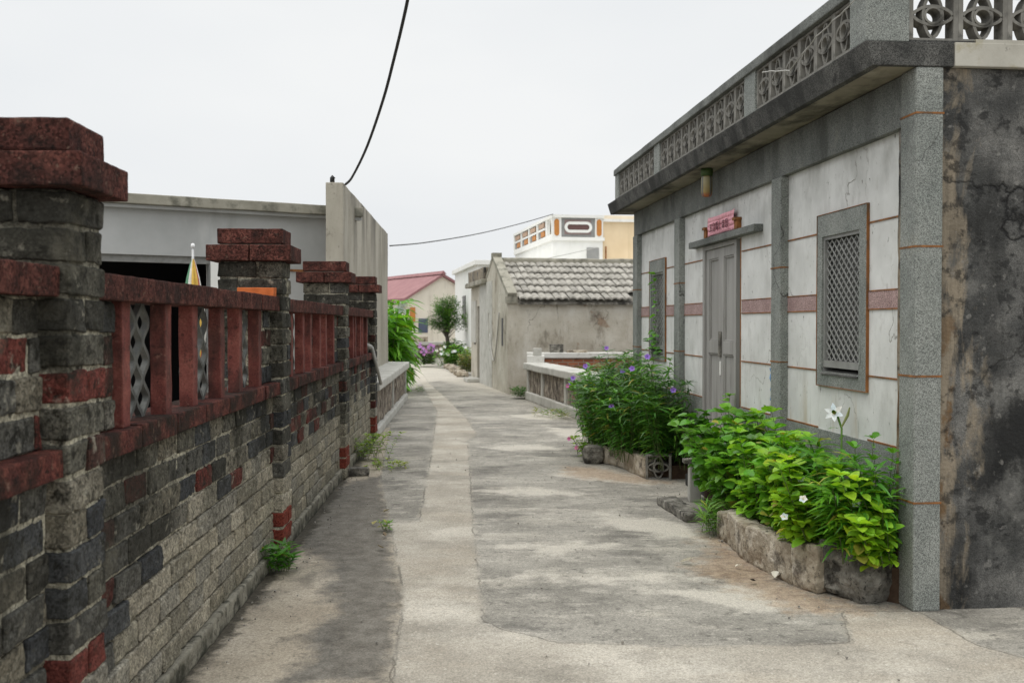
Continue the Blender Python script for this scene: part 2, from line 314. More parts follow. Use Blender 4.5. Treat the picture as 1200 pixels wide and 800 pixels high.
def brick_mat():
    t = NT('red_brick_courses'); b = t.n('ShaderNodeTexBrick'); t.l(t.mix(0, (0, 0, 0), (0, 0, 0)), b.inputs['Color1'])
    sp = t.n('ShaderNodeSeparateXYZ'); t.l(t.co, sp.inputs[0]); cb = t.n('ShaderNodeCombineXYZ'); t.l(sp.outputs[0], cb.inputs[0]); t.l(sp.outputs[2], cb.inputs[1]); t.l(cb.outputs[0], b.inputs['Vector'])
    t.t.links.remove(b.inputs['Color1'].links[0]); b.inputs['Color1'].default_value = (.22, .06, .03, 1); b.inputs['Color2'].default_value = (.42, .15, .07, 1); b.inputs['Mortar'].default_value = (.3, .26, .2, 1)
    b.inputs['Scale'].default_value = 1; b.inputs['Brick Width'].default_value = .21; b.inputs['Row Height'].default_value = .065; b.inputs['Mortar Size'].default_value = .008
    t.l(t.mix(t.math('MULTIPLY', t.rng(t.noise(6, 6), .5, .65), .7), b.outputs[0], (.06, .035, .025)), t.b.inputs['Base Color']); t.b.inputs['Roughness'].default_value = .9
    return t.m
M['brickred'] = brick_mat()
# ================================================================ ground
def sheet(name, pts, z, m, jit=.015, step=.08, skirt=0):
    """flat poured slab with a slightly wandering outline"""
    out = []
    n = len(pts)
    for i in range(n):
        a = Vector((*pts[i], 0)); b = Vector((*pts[(i + 1) % n], 0)); k = max(1, int((b - a).length / step))
        for j in range(k):
            p = a.lerp(b, j / k)
            if jit: q = noise.noise_vector(p * 2.3) * jit * 1.5 + noise.noise_vector(p * 9) * jit; p = p + Vector((q.x, q.y, 0))
            out.append((p.x, p.y))
    bm = bmesh.new(); vs = [bm.verts.new((x, y, z)) for x, y in out]; bm.faces.new(vs); bmesh.ops.triangulate(bm, faces=bm.faces)
    for f in bm.faces:
        if f.normal.z < 0: f.normal_flip()
    me = bpy.data.meshes.new(name); bm.to_mesh(me); bm.free()
    o = link(name, me, m); o['kind'] = 'structure'; return o
sheet('ground', [(-300, -60), (300, -60), (300, 400), (-300, 400)], -.012, M['ground'], 0, 1e9)
P = lambda *a: [G(x, y) for x, y in a]
L0 = lambda y: (-1.152 - .0463 * y)
import numpy as np
def seg_d(X, Y, a, b):
    dx, dy = b[0] - a[0], b[1] - a[1]; t = np.clip(((X - a[0]) * dx + (Y - a[1]) * dy) / (dx * dx + dy * dy + 1e-12), 0, 1)
    return np.hypot(X - a[0] - t * dx, Y - a[1] - t * dy)
def sdf(X, Y, poly):
    d = np.full(X.shape, 1e9); ins = np.zeros(X.shape, bool)
    for a, b in zip(poly, poly[1:] + poly[:1]):
        d = np.minimum(d, seg_d(X, Y, a, b))
        if a[1] != b[1]:
            c = ((a[1] > Y) != (b[1] > Y)) & (X < (b[0] - a[0]) * (Y - a[1]) / (b[1] - a[1]) + a[0]); ins ^= c
    return np.where(ins, d, -d)
def enc(s, w): return np.clip(.5 + s / (2 * w), 0, 1)
ys = [1.2]
while ys[-1] < 56: ys.append(ys[-1] * 1.0078)
ys = np.array(ys); NX = 230
xl = np.where(ys < 19, L0(ys) - .35, L0(19) - .35 - (ys - 19) * .24); xr = np.where(ys < 19, 3.9, 3.9 - (ys - 19) * .12)
U = np.linspace(0, 1, NX); X = xl[:, None] + (xr - xl)[:, None] * U[None]; Y = np.repeat(ys[:, None], NX, 1)
strip_p = P((458, 799), (474, 700), (457, 613), (491, 612), (506, 529), (512, 482), (494, 449), (478, 431), (489, 429), (503, 449), (524, 467), (548, 491), (559, 509), (548, 516), (555, 624), (566, 728), (566, 745), (560, 799))
front_p = [(-.45, 1.0), (-.52, 2.4)] + P((462, 795), (474, 760), (500, 742), (566, 728), (592, 738), (655, 752), (775, 757), (920, 755), (995, 753), (988, 716), (1076, 716), (1110, 735), (1145, 756), (1200, 770)) + [(3.9, 4.5), (3.9, 1.0)]
tan_p = [(L0(1) - .5, 1.0), (L0(13) - .5, 13)] + P((440, 505), (457, 500), (446, 560), (457, 612), (474, 700), (458, 800)) + [(-.5, 2.5), (-.4, 1.0)]
sand_p = P((818, 622), (850, 632), (880, 655), (930, 684), (1005, 711), (1040, 712), (990, 720), (930, 716), (885, 697), (845, 680), (805, 664), (835, 652))
sand2_p = P((664, 546), (700, 548), (740, 556), (790, 566), (745, 566), (700, 562), (664, 556))
far_p = P((440, 470), (470, 440), (478, 421), (500, 421), (520, 432), (560, 446), (600, 462), (545, 452), (515, 446), (495, 448), (480, 465))
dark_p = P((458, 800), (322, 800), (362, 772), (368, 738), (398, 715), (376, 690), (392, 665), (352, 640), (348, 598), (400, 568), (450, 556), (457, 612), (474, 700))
strk = [P(*q) for q in ([(556, 523), (630, 521), (664, 526), (600, 528)], [(600, 674), (700, 672), (850, 675), (770, 681), (660, 680)], [(640, 556), (720, 548), (800, 562), (760, 568), (690, 562)], [(700, 600), (800, 612), (840, 636), (760, 626), (700, 612)], [(560, 574), (620, 571), (700, 578), (620, 581)], [(760, 690), (900, 690), (960, 712), (880, 716)], [(590, 487), (640, 483), (690, 488), (640, 492)], [(640, 500), (700, 506), (716, 518), (660, 512)], [(570, 640), (660, 634), (740, 640), (650, 646)])]
joints = [P((474, 700), (566, 700)), P((987, 715), (996, 735)), P((996, 735), (1000, 752)), P((1000, 752), (1015, 776)), P((1015, 776), (1003, 800)), P((548, 516), (700, 514)), P((506, 529), (454, 533))]
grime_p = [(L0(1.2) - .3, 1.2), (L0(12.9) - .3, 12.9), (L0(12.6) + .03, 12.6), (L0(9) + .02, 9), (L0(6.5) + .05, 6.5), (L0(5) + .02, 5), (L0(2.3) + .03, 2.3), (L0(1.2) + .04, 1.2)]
pale = np.maximum(enc(sdf(X, Y, strip_p), .12), enc(sdf(X, Y, front_p), .12))
sand = np.maximum(enc(sdf(X, Y, sand_p), .25), enc(sdf(X, Y, sand2_p), .25))
streak = enc(np.max([sdf(X, Y, q) for q in strk], 0), .3)
jd = np.clip(np.min([seg_d(X, Y, a, b) for a, b in joints], 0) / .1, 0, 1)
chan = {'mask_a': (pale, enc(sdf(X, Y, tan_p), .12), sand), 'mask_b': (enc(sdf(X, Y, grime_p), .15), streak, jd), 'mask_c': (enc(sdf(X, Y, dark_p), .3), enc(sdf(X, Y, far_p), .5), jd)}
Zr = np.zeros(X.shape)
verts = np.stack([X, Y, Zr], -1).reshape(-1, 3); r_, c_ = len(ys), NX
idx = np.arange(r_ * c_).reshape(r_, c_); fq = np.stack([idx[:-1, :-1], idx[:-1, 1:], idx[1:, 1:], idx[1:, :-1]], -1).reshape(-1, 4)
me = bpy.data.meshes.new('road'); me.from_pydata(verts.tolist(), [], fq.tolist()); me.update()
for nm, ch in chan.items():
    at = me.color_attributes.new(nm, 'FLOAT_COLOR', 'POINT'); at.data.foreach_set("color", np.stack([*ch, np.ones(X.shape)], -1).reshape(-1).astype(np.float32))
def road_mat():
    t = NT('road_surface'); at = {}
    for nm in chan:
        s = t.n('ShaderNodeSeparateColor'); t.l(t.n('ShaderNodeVertexColor', layer_name=nm).outputs[0], s.inputs[0]); at[nm] = s.outputs
    def msk(v, e, k, sca=4, off=0, dt=7):
        n = t.math('MULTIPLY', t.math('SUBTRACT', t.noise(sca, dt, .62, off=(off, off * 2, 0)), .5), k)
        return t.rng(t.math('ADD', v, n), .5 - e, .5 + e)
    def grit(c, lo=.76, hi=1.22):
        g = t.n('ShaderNodeRGBToBW'); t.l(t.vor(150, out=1), g.inputs[0]); return t.mix(1, c, t.ramp(g.outputs[0], [(.15, lo), (.85, hi)]), 'MULTIPLY')
    c = t.ramp(t.noise(.9, 10, .68, (.85, 1.1, 1)), [(.3, (.15, .14, .12)), (.45, (.23, .216, .186)), (.57, (.315, .296, .256)), (.7, (.43, .4, .345))])
    def lay(c, col, sca, st, lo, hi, amt, off):
        return t.mix(t.math('MULTIPLY', t.rng(t.noise(sca, 8, .66, st, (off, off * 1.7, 0)), lo, hi), amt), c, col)
    c = lay(c, (.085, .08, .07), 1.2, (.8, 1.2, 1), .53, .64, .7, 3); c = lay(c, (.42, .39, .33), 1.8, (.6, 1.4, 1), .54, .64, .7, 8)
    c = lay(c, (.47, .44, .38), 6, (.6, 1.2, 1), .55, .65, .6, 13); c = lay(c, (.06, .056, .048), 11, Z3, .56, .66, .6, 17); c = lay(c, (.1, .095, .08), 34, Z3, .56, .64, .6, 21); c = lay(c, (.5, .47, .41), 46, Z3, .58, .66, .55, 25)
    c = t.mix(t.math('MULTIPLY', msk(at['mask_b'][1], .12, 1.1, 5, 5), .8), c, (.5, .465, .4))
    p = t.ramp(t.noise(1.3, 9, .6), [(.35, (.3, .272, .225)), (.5, (.385, .353, .296)), (.65, (.48, .445, .38))])
    p = lay(p, (.22, .2, .165), 1.6, (.8, 1.2, 1), .5, .64, .7, 4); p = lay(p, (.16, .148, .125), .8, Z3, .54, .66, .5, 61); p = lay(p, (.2, .18, .145), 11, Z3, .58, .68, .55, 9); p = lay(p, (.33, .28, .215), .9, (.7, 1.6, 1), .5, .66, .5, 29); p = lay(p, (.23, .21, .175), 40, Z3, .57, .65, .55, 33); p = lay(p, (.62, .59, .52), 36, Z3, .59, .66, .5, 37)
    tn = t.ramp(t.noise(1.4, 9, .6), [(.3, (.3, .255, .195)), (.5, (.39, .34, .265)), (.7, (.48, .425, .345))])
    tn = lay(tn, (.15, .135, .11), 2.2, (1, .6, 1), .54, .64, .7, 6); tn = lay(tn, (.13, .115, .09), 14, Z3, .57, .66, .6, 12); tn = lay(tn, (.14, .125, .1), 42, Z3, .56, .64, .6, 43); tn = lay(tn, (.56, .51, .43), 38, Z3, .6, .67, .5, 47)
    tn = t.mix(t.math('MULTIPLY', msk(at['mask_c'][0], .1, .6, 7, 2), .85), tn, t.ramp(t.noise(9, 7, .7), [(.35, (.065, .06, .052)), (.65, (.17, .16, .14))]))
    c = t.mix(msk(at['mask_a'][1], .05, .35, 5, 1), c, tn); c = t.mix(msk(at['mask_a'][0], .1, .55, 9, 3, 9), c, p)
    c = t.mix(t.math('MULTIPLY', msk(at['mask_c'][1], .2, .8, 2, 7), .7), c, (.5, .46, .39))
    sd = t.ramp(t.noise(16, 6, .65), [(.35, (.2, .125, .075)), (.65, (.4, .3, .2))]); c = t.mix(t.math('MULTIPLY', msk(at['mask_a'][2], .2, 1.2, 8, 11), .68), c, sd)
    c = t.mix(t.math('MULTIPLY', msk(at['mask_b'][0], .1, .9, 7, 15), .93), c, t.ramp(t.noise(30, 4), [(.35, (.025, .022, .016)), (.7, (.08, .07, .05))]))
    # dirt in the joints between pours and along cracks
    def line(v, w): return t.rng(t.math('ABSOLUTE', t.math('SUBTRACT', t.math('ADD', v, t.math('MULTIPLY', t.math('SUBTRACT', t.noise(6, 7, .62, off=(3, 6, 0)), .5), .35)), .5)), 0, w, 1, 0)
    k = t.math('MAXIMUM', line(at['mask_a'][0], .035), t.math('MULTIPLY', line(at['mask_a'][1], .035), .8))
    jn = t.math('ADD', at['mask_b'][2], t.math('MULTIPLY', t.math('SUBTRACT', t.noise(7, 6, .65), .5), .5)); k = t.math('MAXIMUM', k, t.rng(t.math('ABSOLUTE', jn), .02, .07, 1, 0))
    k = t.math('MULTIPLY', k, t.rng(t.noise(2.2, 4, off=(7, 7, 7)), .4, .58)); c = t.mix(t.math('MULTIPLY', k, .7), c, (.07, .062, .05))
    c = grit(c); t.l(c, t.b.inputs['Base Color']); t.b.inputs['Specular IOR Level'].default_value = .25
    for sca, st, dist in ((6, .2, .012), (60, .5, .006), (220, .35, .003)): t.bump(t.noise(sca, 6, .65), st, dist)
    t.bump(t.math('MULTIPLY', k, -1), .5, .006)
    t.l(t.ramp(t.noise(1.2, 5), [(.35, .75), (.65, .95)]), t.b.inputs['Roughness'])
    return t.m
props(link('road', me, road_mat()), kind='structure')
# small grit: hundreds of pebbles on the concrete
mb = MB()
for k in range(260):
    y = rnd.uniform(3.6, 13); x = rnd.choice([L0(y) + abs(rnd.gauss(.03, .12)), rnd.uniform(L0(y), 2 - .09 * (y - 5)), 1.55 + rnd.gauss(-.1, .15)])
    if x > 1.75 or x < L0(y): continue
    s = rnd.uniform(.002, .0055); g = rnd.uniform(.16, .4)
    mb.box(x - s, x + s, y - s, y + s, .006, .01 + s, (g, g * .93, g * .8), s * .5)
props(mb.build('gravel', M['paint']), kind='stuff')

# ================================================================ brick wall on the alley's west side
WZ = math.atan(.0463)
wall = thing('brick_wall', 'dark weathered brick garden wall with red copings, capped piers and upright red fins', 'wall', (-1.152, 0, 0), WZ)
PIER = [2.89, 6.27, 9.55, 12.62]; PL = .28
REDS = [(.12, .036, .03), (.15, .046, .038), (.085, .032, .027), (.07, .038, .032)]
DARK = [(.055, .058, .062), (.075, .078, .08), (.06, .058, .05), (.1, .098, .088), (.12, .115, .095)]
LITE = [(.29, .268, .212), (.34, .312, .25), (.25, .232, .185), (.31, .282, .22), (.27, .255, .215)]
def blk(z, z_split=.68, red=.15):
    if z_split < .1: red = .12
    if z < z_split - rnd.uniform(0, .14):
        k = rnd.uniform(.8, 1.18); return tuple(x * k for x in rnd.choice(LITE))
    r = rnd.random()
    if r < red: return rnd.choice(REDS)
    if r < .82: return rnd.choice(DARK)
    return tuple(x * .6 for x in rnd.choice(LITE))
MORT = (.44, .415, .33)
CH = .105
def courses(mb, face_x, back_x, y0, y1, z0, z1, bl=.26, red=.17):
    """running bond of cast blocks with raked joints between"""
    zs = min(max(z0, .62), z1)
    if zs > z0: mb.box(back_x + .004, face_x - .014, y0, y1, z0, zs, (.2, .185, .145))
    if z1 > zs: mb.box(back_x + .004, face_x - .0095, y0, y1, zs, z1, MORT)
    n = max(1, round((z1 - z0) / CH)); h = (z1 - z0) / n
    for r in range(n):
        y = y0 - (bl / 2 if r % 2 else 0) + rnd.uniform(-.01, .01)
        while y < y1 - .01:
            a, b = max(y, y0), min(y + bl, y1)
            if b - a > .03:
                px = rnd.uniform(-.005, .005); c = blk(z0 + r * h, .68 - max(0, 4.3 - y) * .26, red)
                mb.box(face_x - .05, face_x + px, a + .005, b - .005, z0 + r * h + .005, z0 + (r + 1) * h - .006, c, .0045)
            y += bl * rnd.uniform(.97, 1.03)
def pier_shaft(y):
    mb = MB(); mb.box(-.393, -.0075, y + .0075, y + PL - .0075, 0, 1.89, MORT)
    n = 18; h = 1.89 / n
    for r in range(n):
        z = r * h; c1, c2 = blk(z, .5, .1), blk(z, .5, .1)
        if r > 13: c1, c2 = rnd.choice(DARK[2:]), rnd.choice(DARK[2:] + LITE[2:3])
        if r in (1, 2) and y > 6: c1 = c2 = (.2, .05, .036)
        if y < 4 and r in (4, 12): c1 = c2 = REDS[1]
        j = .0055
        za, zb = z + .005, z + h - .006
        if r % 2:
            mb.box(-.15, .002, y - .002, y + PL + .002, za, zb, c1, j)
            mb.box(-.402, -.16, y - .002, y + PL + .002, za, zb, c2, j)
        else:
            mb.box(-.27, .002, y - .002, y + .135, za, zb, c1, j); mb.box(-.27, .002, y + .145, y + PL + .002, za, zb, c2, j)
            mb.box(-.402, -.28, y - .002, y + PL + .002, za, zb, c1, j)
    return mb.build('brick_shaft', M['block'], wall, worn=(.025 if y < 4 else .05, .0038))
for i, y in enumerate(PIER):
    sh = pier_shaft(y)
    rough('pier_cap', [(-.462, -.2, y - .06, y + PL + .06, 1.892, 1.99), (-.192, .062, y - .06, y + PL + .06, 1.892, 1.99)], M['red'], sh, .007, .03, .0016, 30, i)
    rough('pier_cap', [(-.405, .005, y - .005, y + PL + .005, 2.0, 2.095)], M['red'], sh, .008, .03, .0018, 30, i + 9)
    rough('mortar_bed', [(-.39, -.01, y + .01, y + PL - .01, 1.985, 2.005)], M['mortar'], sh, .004, .05, .005, 14, i + 20)
XF = -.06
def bay(y0, y1, fins=True, first=.32, last=.36):
    mb = MB(); courses(mb, XF, -.2, y0, y1, .1, 1.05, red=.17)
    mb.build('brick_panel', M['block'], wall, worn=(.03 if y0 < 4 else .06, .0035))
    rough('footing', [(-.2, -.035, y0, y1, 0, .1)], M['footing'], wall, .012, .05, .005, 11, y0)
    n = max(2, round((y1 - y0) / .42)); bx = []
    for k in range(n):
        a, b = y0 + (y1 - y0) * k / n, y0 + (y1 - y0) * (k + 1) / n
        bx.append((-.235, -.018 + rnd.uniform(-.004, .004), a + .002, b - .002, 1.052 + rnd.uniform(-.003, .003), 1.132 + rnd.uniform(-.003, .003)))
    rough('ledge', bx, M['redledge'], wall, .006, .045, .0025, 24, y0 + 3)
    n = max(2, round((y1 - y0) / .55)); bx = []
    for k in range(n):
        a, b = y0 + (y1 - y0) * k / n, y0 + (y1 - y0) * (k + 1) / n
        bx.append((-.235, -.02 + rnd.uniform(-.003, .003), a + .002, b - .002, 1.578 + rnd.uniform(-.002, .002), 1.667 + rnd.uniform(-.003, .003)))
    rough('coping', bx, M['red'], wall, .006, .045, .002, 24, y0 + 5)
    if not fins:
        mb = MB(); courses(mb, XF - .015, -.2, y0, y1, 1.132, 1.578, .22, .3); mb.build('brick_jamb', M['block'], wall, worn=(.03 if y0 < 4 else .06, .0035)); return
    for a, b in ((y0, y0 + first), (y1 - last, y1)):
        mb = MB(); courses(mb, XF - .015, -.2, a, b, 1.132, 1.578, .22, .3); mb.build('brick_jamb', M['block'], wall, worn=(.03 if y0 < 4 else .06, .0035))
    s0, s1 = y0 + first + .02, y1 - last - .1
    u = (s1 - s0) / 5.  # pair, gap, pair, gap, pair
    g = (s1 - s0 - 3 * .5) / 2
    for k in range(3):
        p = s0 + k * (.5 + g)
        for q in (p, p + .5):
            rough('fin', [(-.118, -.056, q, q + .085, 1.13, 1.58)], M['redfin'], wall, .006, .07, .003, 9, q)
        # pierced lattice slab of interlacing ribs between the pair
        mb = MB(); w0, w1 = p + .088, p + .497; ns = 5
        for s in range(ns):
            yc = w0 + (w1 - w0) * (s + .5) / ns; amp = (w1 - w0) / ns * .5 * (1 if s % 2 else -1) * .82
            mb.strip([(-.13, yc + amp * math.cos(2 * math.pi * 3 * t / 36), 1.132 + .446 * t / 36) for t in range(37)], .02, (1, 0, 0), -.012, .024)
        mb.build('lattice_panel', M['lattice'], wall)
bay(.4, PIER[0], False)
for i in range(3): bay(PIER[i] + PL, PIER[i + 1])
ob = rough('brick', [(-.258, -.035, 6.165, 6.255, 1.668, 1.722)], M['orange'], None, .004, .05, .003, 12, 4)
ob.location = wall.location; ob.rotation_euler = wall.rotation_euler
props(ob, 'loose bright orange brick lying on the wall coping next to a pier', 'brick')
def wl(x, y, z=0):
    return wall_matrix @ Vector((x, y, z))
wall_matrix = Matrix.Translation((-1.152, 0, 0)) @ Matrix.Rotation(WZ, 4, 'Z')
mb = MB(); mb.tube([wl(-.02, 12.45, 1.2), wl(.05, 12.9, .72)], .022, 8)
mb.tube([wl(-.025, 12.42, 1.2), wl(-.1, 12.4, 1.24)], .03, 8)
props(mb.build('pipe', M['wire'], smooth=True), 'pale plastic pipe leaning against the far end of the brick wall', 'pipe')
b_ = rough('brick', [(-.11, .11, -.06, .06, 0, .075)], M['stone'], None, .006, .05, .003, 12, 2)
b_.location = (*G(419, 557), .004); b_.rotation_euler = (0, 0, .3); props(b_, 'small dark block lying on the pavement at the foot of the wall', 'block')

# ================================================================ low rubble wall and tall concrete wall beyond it
lw = thing('rubble_wall', 'low rubble stone wall with a smooth grey coping below the tall concrete wall', 'wall', (-1.152, 0, 0), WZ)
rough('stone_panel', [(-.33, -.06, 12.95, 19.75, .12, .62)], M['rubble'], lw, .02, .16, .03, 6, 1)
rough('plinth', [(-.36, .0, 12.93, 19.8, 0, .12)], M['coping'], lw, .02, .2, .008, 4, 2)
rough('coping', [(-.42, .03, 12.93, 19.85, .62, .74)], M['coping'], lw, .02, .2, .006, 3, 3)
for y in (13.0, 16.3, 19.68):
    rough('post', [(-.3, -.03, y, y + .1, .1, .63)], M['coping'], lw, .01, .1, .003, 6, y)
tw = thing('concrete_wall', 'tall bare board-marked concrete wall rising behind the low rubble wall', 'wall', (-1.152, 0, 0), WZ)
rough('wall_slab', [(-.6, -.38, 12.5, 19.6, 0, 3.26)], M['board'], tw, .012, .3, .008, 1.4, 5)
mb = MB(); mb.tube([(-.52, 12.55, 3.25), (-.52, 12.55, 3.32), (-.5, 12.55, 3.34)], .03, 8); mb.build('insulator', M['cable'], tw, smooth=True)
# ================================================================ grey carport building
CZ = math.atan2(.505, .863)
cp = thing('garage', 'grey rendered flat-roofed garage with a wide dark opening behind the brick wall', 'building', (-2.52, 13.7, 0), CZ)
mb = MB(); mb.box(-7.5, .35, 0, .2, 2.36, 2.97); mb.box(-1.6, .35, 0, .2, 0, 2.36); mb.box(-7.5, -7.3, 0, .2, 0, 2.36); mb.box(-7.5, .35, 6, 6.2, 0, 2.97); mb.box(.15, .35, .2, 6, 0, 2.97); mb.box(-7.5, -7.3, .2, 6, 0, 2.97)
mb.build('wall', M['carport'], cp)
rough('roof', [(-7.8, .45, -.16, 6.4, 2.972, 3.1)], M['carroof'], cp, .012, .4, .006, 3, 3)
MB().box(-7.8, .45, -.1, -.002, 2.93, 2.97).build('drip_edge', M['carport'], cp)
MB().box(-7.3, -1.6, .05, .15, 2.27, 2.36).build('door_track', M['grille'], cp)
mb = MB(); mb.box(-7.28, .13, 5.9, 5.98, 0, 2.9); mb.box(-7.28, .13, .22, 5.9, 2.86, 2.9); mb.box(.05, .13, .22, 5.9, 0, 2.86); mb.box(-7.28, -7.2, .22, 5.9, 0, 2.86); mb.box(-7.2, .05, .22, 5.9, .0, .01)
mb.build('interior_shade', M['black'], cp)  # inner shell coloured near-black so the garage depth reads as unlit
MB().box(-1.6, -1.42, -.03, .22, 0, 2.33).build('door_jamb', M['whitewash'], cp)
MB().box(-.75, -.15, -.012, 0, 2.2, 2.23).build('rusty_bracket', M['line'], cp)
# closed striped parasol standing in the yard
up = thing('parasol', 'closed beach parasol striped yellow, red, green and white before the dark garage', 'parasol', (-3.52, 11.0, 0))
STR = [(.62, .4, .07), (.62, .4, .07), (.5, .05, .04), (.75, .74, .68), (.1, .26, .15), (.75, .74, .68)]
prof = [(.012, 2.215), (.03, 2.15), (.062, 2.0), (.085, 1.85), (.11, 1.65), (.12, 1.4), (.1, 1.15), (.085, 1.1)]
mb = MB(); n = 36
for i in range(len(prof) - 1):
    for k in range(n):
        def pp(q, kk):
            r, z = prof[q]; r *= 1 + .16 * math.sin(kk / n * 2 * math.pi * 9); a = 2 * math.pi * kk / n; return (r * math.cos(a), r * math.sin(a), z)
        mb.face([pp(i, k), pp(i, k + 1), pp(i + 1, k + 1), pp(i + 1, k)], STR[(k // 3 + 3) % 6])
mb.build('canopy', M['paint'], up)
MB().tube([(0, 0, .05), (0, 0, 2.34)], .014, 8, (.5, .5, .5)).build('pole', M['paint'], up, True)
MB().lathe([(.001, 2.385), (.02, 2.375), (.024, 2.355), (.018, 2.33), (.001, 2.33)], n=10, cols=lambda k, i: (.8, .8, .8)).build('finial', M['paint'], up, True)
MB().lathe([(.001, .0), (.26, .0), (.26, .06), (.1, .1), (.03, .25), (.001, .25)], n=20, cols=lambda k, i: (.25, .25, .25)).build('base', M['paint'], up)
# ================================================================ grey house on the east side
HZ = math.atan(.0925)
HM = Matrix.Translation((2.087, 5.16, 0)) @ Matrix.Rotation(HZ, 4, 'Z')
hs = thing('house', 'single-storey grey pebble-dashed house with white panels, dark mouldy end wall and pierced parapet', 'house', (2.087, 5.16, 0), HZ)
L = 6.87; PX = .06
win_y = [(.66, 1.39), (5.46, 6.19)]; IN = (.10, .10)
def wall_grid(mb, y0, y1, z0, z1, holes, x0, x1):
    ys = sorted({y0, y1, *[v for h in holes for v in h[:2]]}); zs = sorted({z0, z1, *[v for h in holes for v in h[2:]]})
    for a, b in zip(ys, ys[1:]):
        for c, d in zip(zs, zs[1:]):
            if not any(h[0] <= (a + b) / 2 <= h[1] and h[2] <= (c + d) / 2 <= h[3] for h in holes): mb.box(x0, x1, a, b, c, d)
holes = [(a + .105, b - .075, 1.15, 2.06) for a, b in win_y] + [(3.0, 4.06, 0, 2.2)]
mb = MB(); wall_grid(mb, .1, L - .05, .82, 2.6, holes, PX, .26); mb.build('front_panel', M['plaster'], hs)
mb = MB(); wall_grid(mb, .1, L - .05, 0, .812, [(3.0, 4.06, 0, .812)], PX - .01, .26); mb.build('plinth', M['terrazzo'], hs)
rough('end_wall', [(.03, 4.5, .03, .25, 0, 2.825)], M['endwall'], hs, 0, .07, .006, 5, 4)
mb = MB(); mb.box(.1, 4.5, L - .2, L - .01, 0, 2.82); mb.box(4.3, 4.5, .26, L - .2, 0, 2.82); mb.build('rear_wall', M['carport'], hs)
cols = [(0, .17), (1.94, 2.13), (4.72, 4.92), (6.65, 6.87)]
for i, (a, b) in enumerate(cols):
    if i == 0:
        c = rough('column', [(0, .148, 0, .17, 0, 2.826)], M['terrazzo'], hs, .012, .25, .002, 3, i)
    else: c = rough('column', [(0, .1, a, b, 0, 2.545)], M['terrazzo'], hs, .008, .25, .002, 3, i)
    for z in ((.567, 1.226, 1.9, 2.588) if i == 0 else (.567, 1.226, 1.9)):
        mb = MB(); e = .0025
        mb.box(-e, (.148 if i == 0 else .08) + e, a - e, b + e, z - .005, z + .005); mb.build('joint', M['line'], c)
rough('beam', [(.012, .26, .172, L + .004, 2.547, 2.824)], M['beam'], hs, .006, .3, .002, 3, 9)
# orange joints, pink band between the columns
def runs(a, b, z0, z1):
    cut = [(u - (.012 if 0 else 0), v) for u, v in win_y] + [(2.96, 4.09)]
    cur = a; out = []
    for u, v in sorted(cut):
        if v <= a or u >= b: continue
        if (z0 < 2.2): out.append((cur, u)); cur = v
    out.append((cur, b)); return [q for q in out if q[1] - q[0] > .01]
for (a, b) in ((.17, 1.94), (2.13, 4.72), (4.92, 6.65)):
    for z in (2.087, 1.194, .82):
        for u, v in runs(a, b, z, z): MB().box(PX - .006, PX + .01, u, v, z - .0048, z + .0048).build('joint', M['line'], hs)
    for u, v in runs(a, b, 1.58, 1.69):
        o = MB().box(PX - .005, PX + .01, u, v, 1.586, 1.686).build('band', M['band'], hs)
        MB().box(PX - .008, PX + .01, u, v, 1.686, 1.693).build('joint', M['line'], o); MB().box(PX - .008, PX + .01, u, v, 1.579, 1.586).build('joint', M['line'], o)
# windows
def clip_seg(p, q, y0, y1, z0, z1):
    t0, t1 = 0, 1
    for a, d, lo, hi in ((p[0], q[0] - p[0], y0, y1), (p[1], q[1] - p[1], z0, z1)):
        if abs(d) < 1e-9: continue
        u, v = sorted(((lo - a) / d, (hi - a) / d)); t0, t1 = max(t0, u), min(t1, v)
    if t1 - t0 < 1e-3: return None
    return [(p[0] + (q[0] - p[0]) * t, p[1] + (q[1] - p[1]) * t) for t in (t0, t1)]
for a, b in win_y:
    z0, z1 = 1.10, 2.20; ia, ib, iz0, iz1 = a + .105, b - .075, 1.22, 2.06
    w = MB(); e = PX - .014
    w.box(e, .2, a, ia, z0, z1); w.box(e, .2, ib, b, z0, z1); w.box(e, .2, ia, ib, iz1, z1); w.box(e, .2, ia, ib, z0, iz0 - .03)
    wo = w.build('window', M['terrazzo'], hs)
    q = MB(); l = .0045
    for bx in ((a - l, a, z0 - l, z1 + l), (b, b + l, z0 - l, z1 + l), (a, b, z1, z1 + l), (a, b, z0 - l, z0)): q.box(e - .004, PX + .01, *bx)
    q.build('joint', M['line'], wo)
    q = MB(); q.prism([(e - .012, iz0 - .045), (.2, iz0 - .03), (.2, iz0), (e + .01, iz0 - .028)], ia, ib, 'y'); q.build('sill', M['fascia'], wo)
    q = MB(); fx = PX - .002; t = .022
    for bx in ((ia, ia + t, iz0, iz1), (ib - t, ib, iz0, iz1), (ia + t, ib - t, iz1 - t, iz1), (ia + t, ib - t, iz0, iz0 + t * 2)): q.box(fx, fx + .03, *bx)
    q.build('frame', M['grille'], wo)
    q = MB(); y0_, y1_, g0, g1 = ia + t, ib - t, iz0 + 2 * t, iz1 - t; nx, nz = 7, 13
    dy = (y1_ - y0_) / nx; dz = (g1 - g0) / nz
    for k in range(-nz * 2, nx * 2 + nz * 2):
        for sgn in (1, -1):
            s = clip_seg((y0_ + k * dy, g0), (y0_ + k * dy + sgn * dy * nz, g0 + dz * nz), y0_, y1_, g0, g1)
            if s: q.strip([(fx + .012, *s[0]), (fx + .012, *s[1])], .0085, (1, 0, 0), 0 if sgn > 0 else .005, .006)
    q.build('grille', M['grille'], wo)
    MB().box(fx + .05, fx + .06, ia, ib, iz0, iz1).build('shutter', M['glass'], wo)
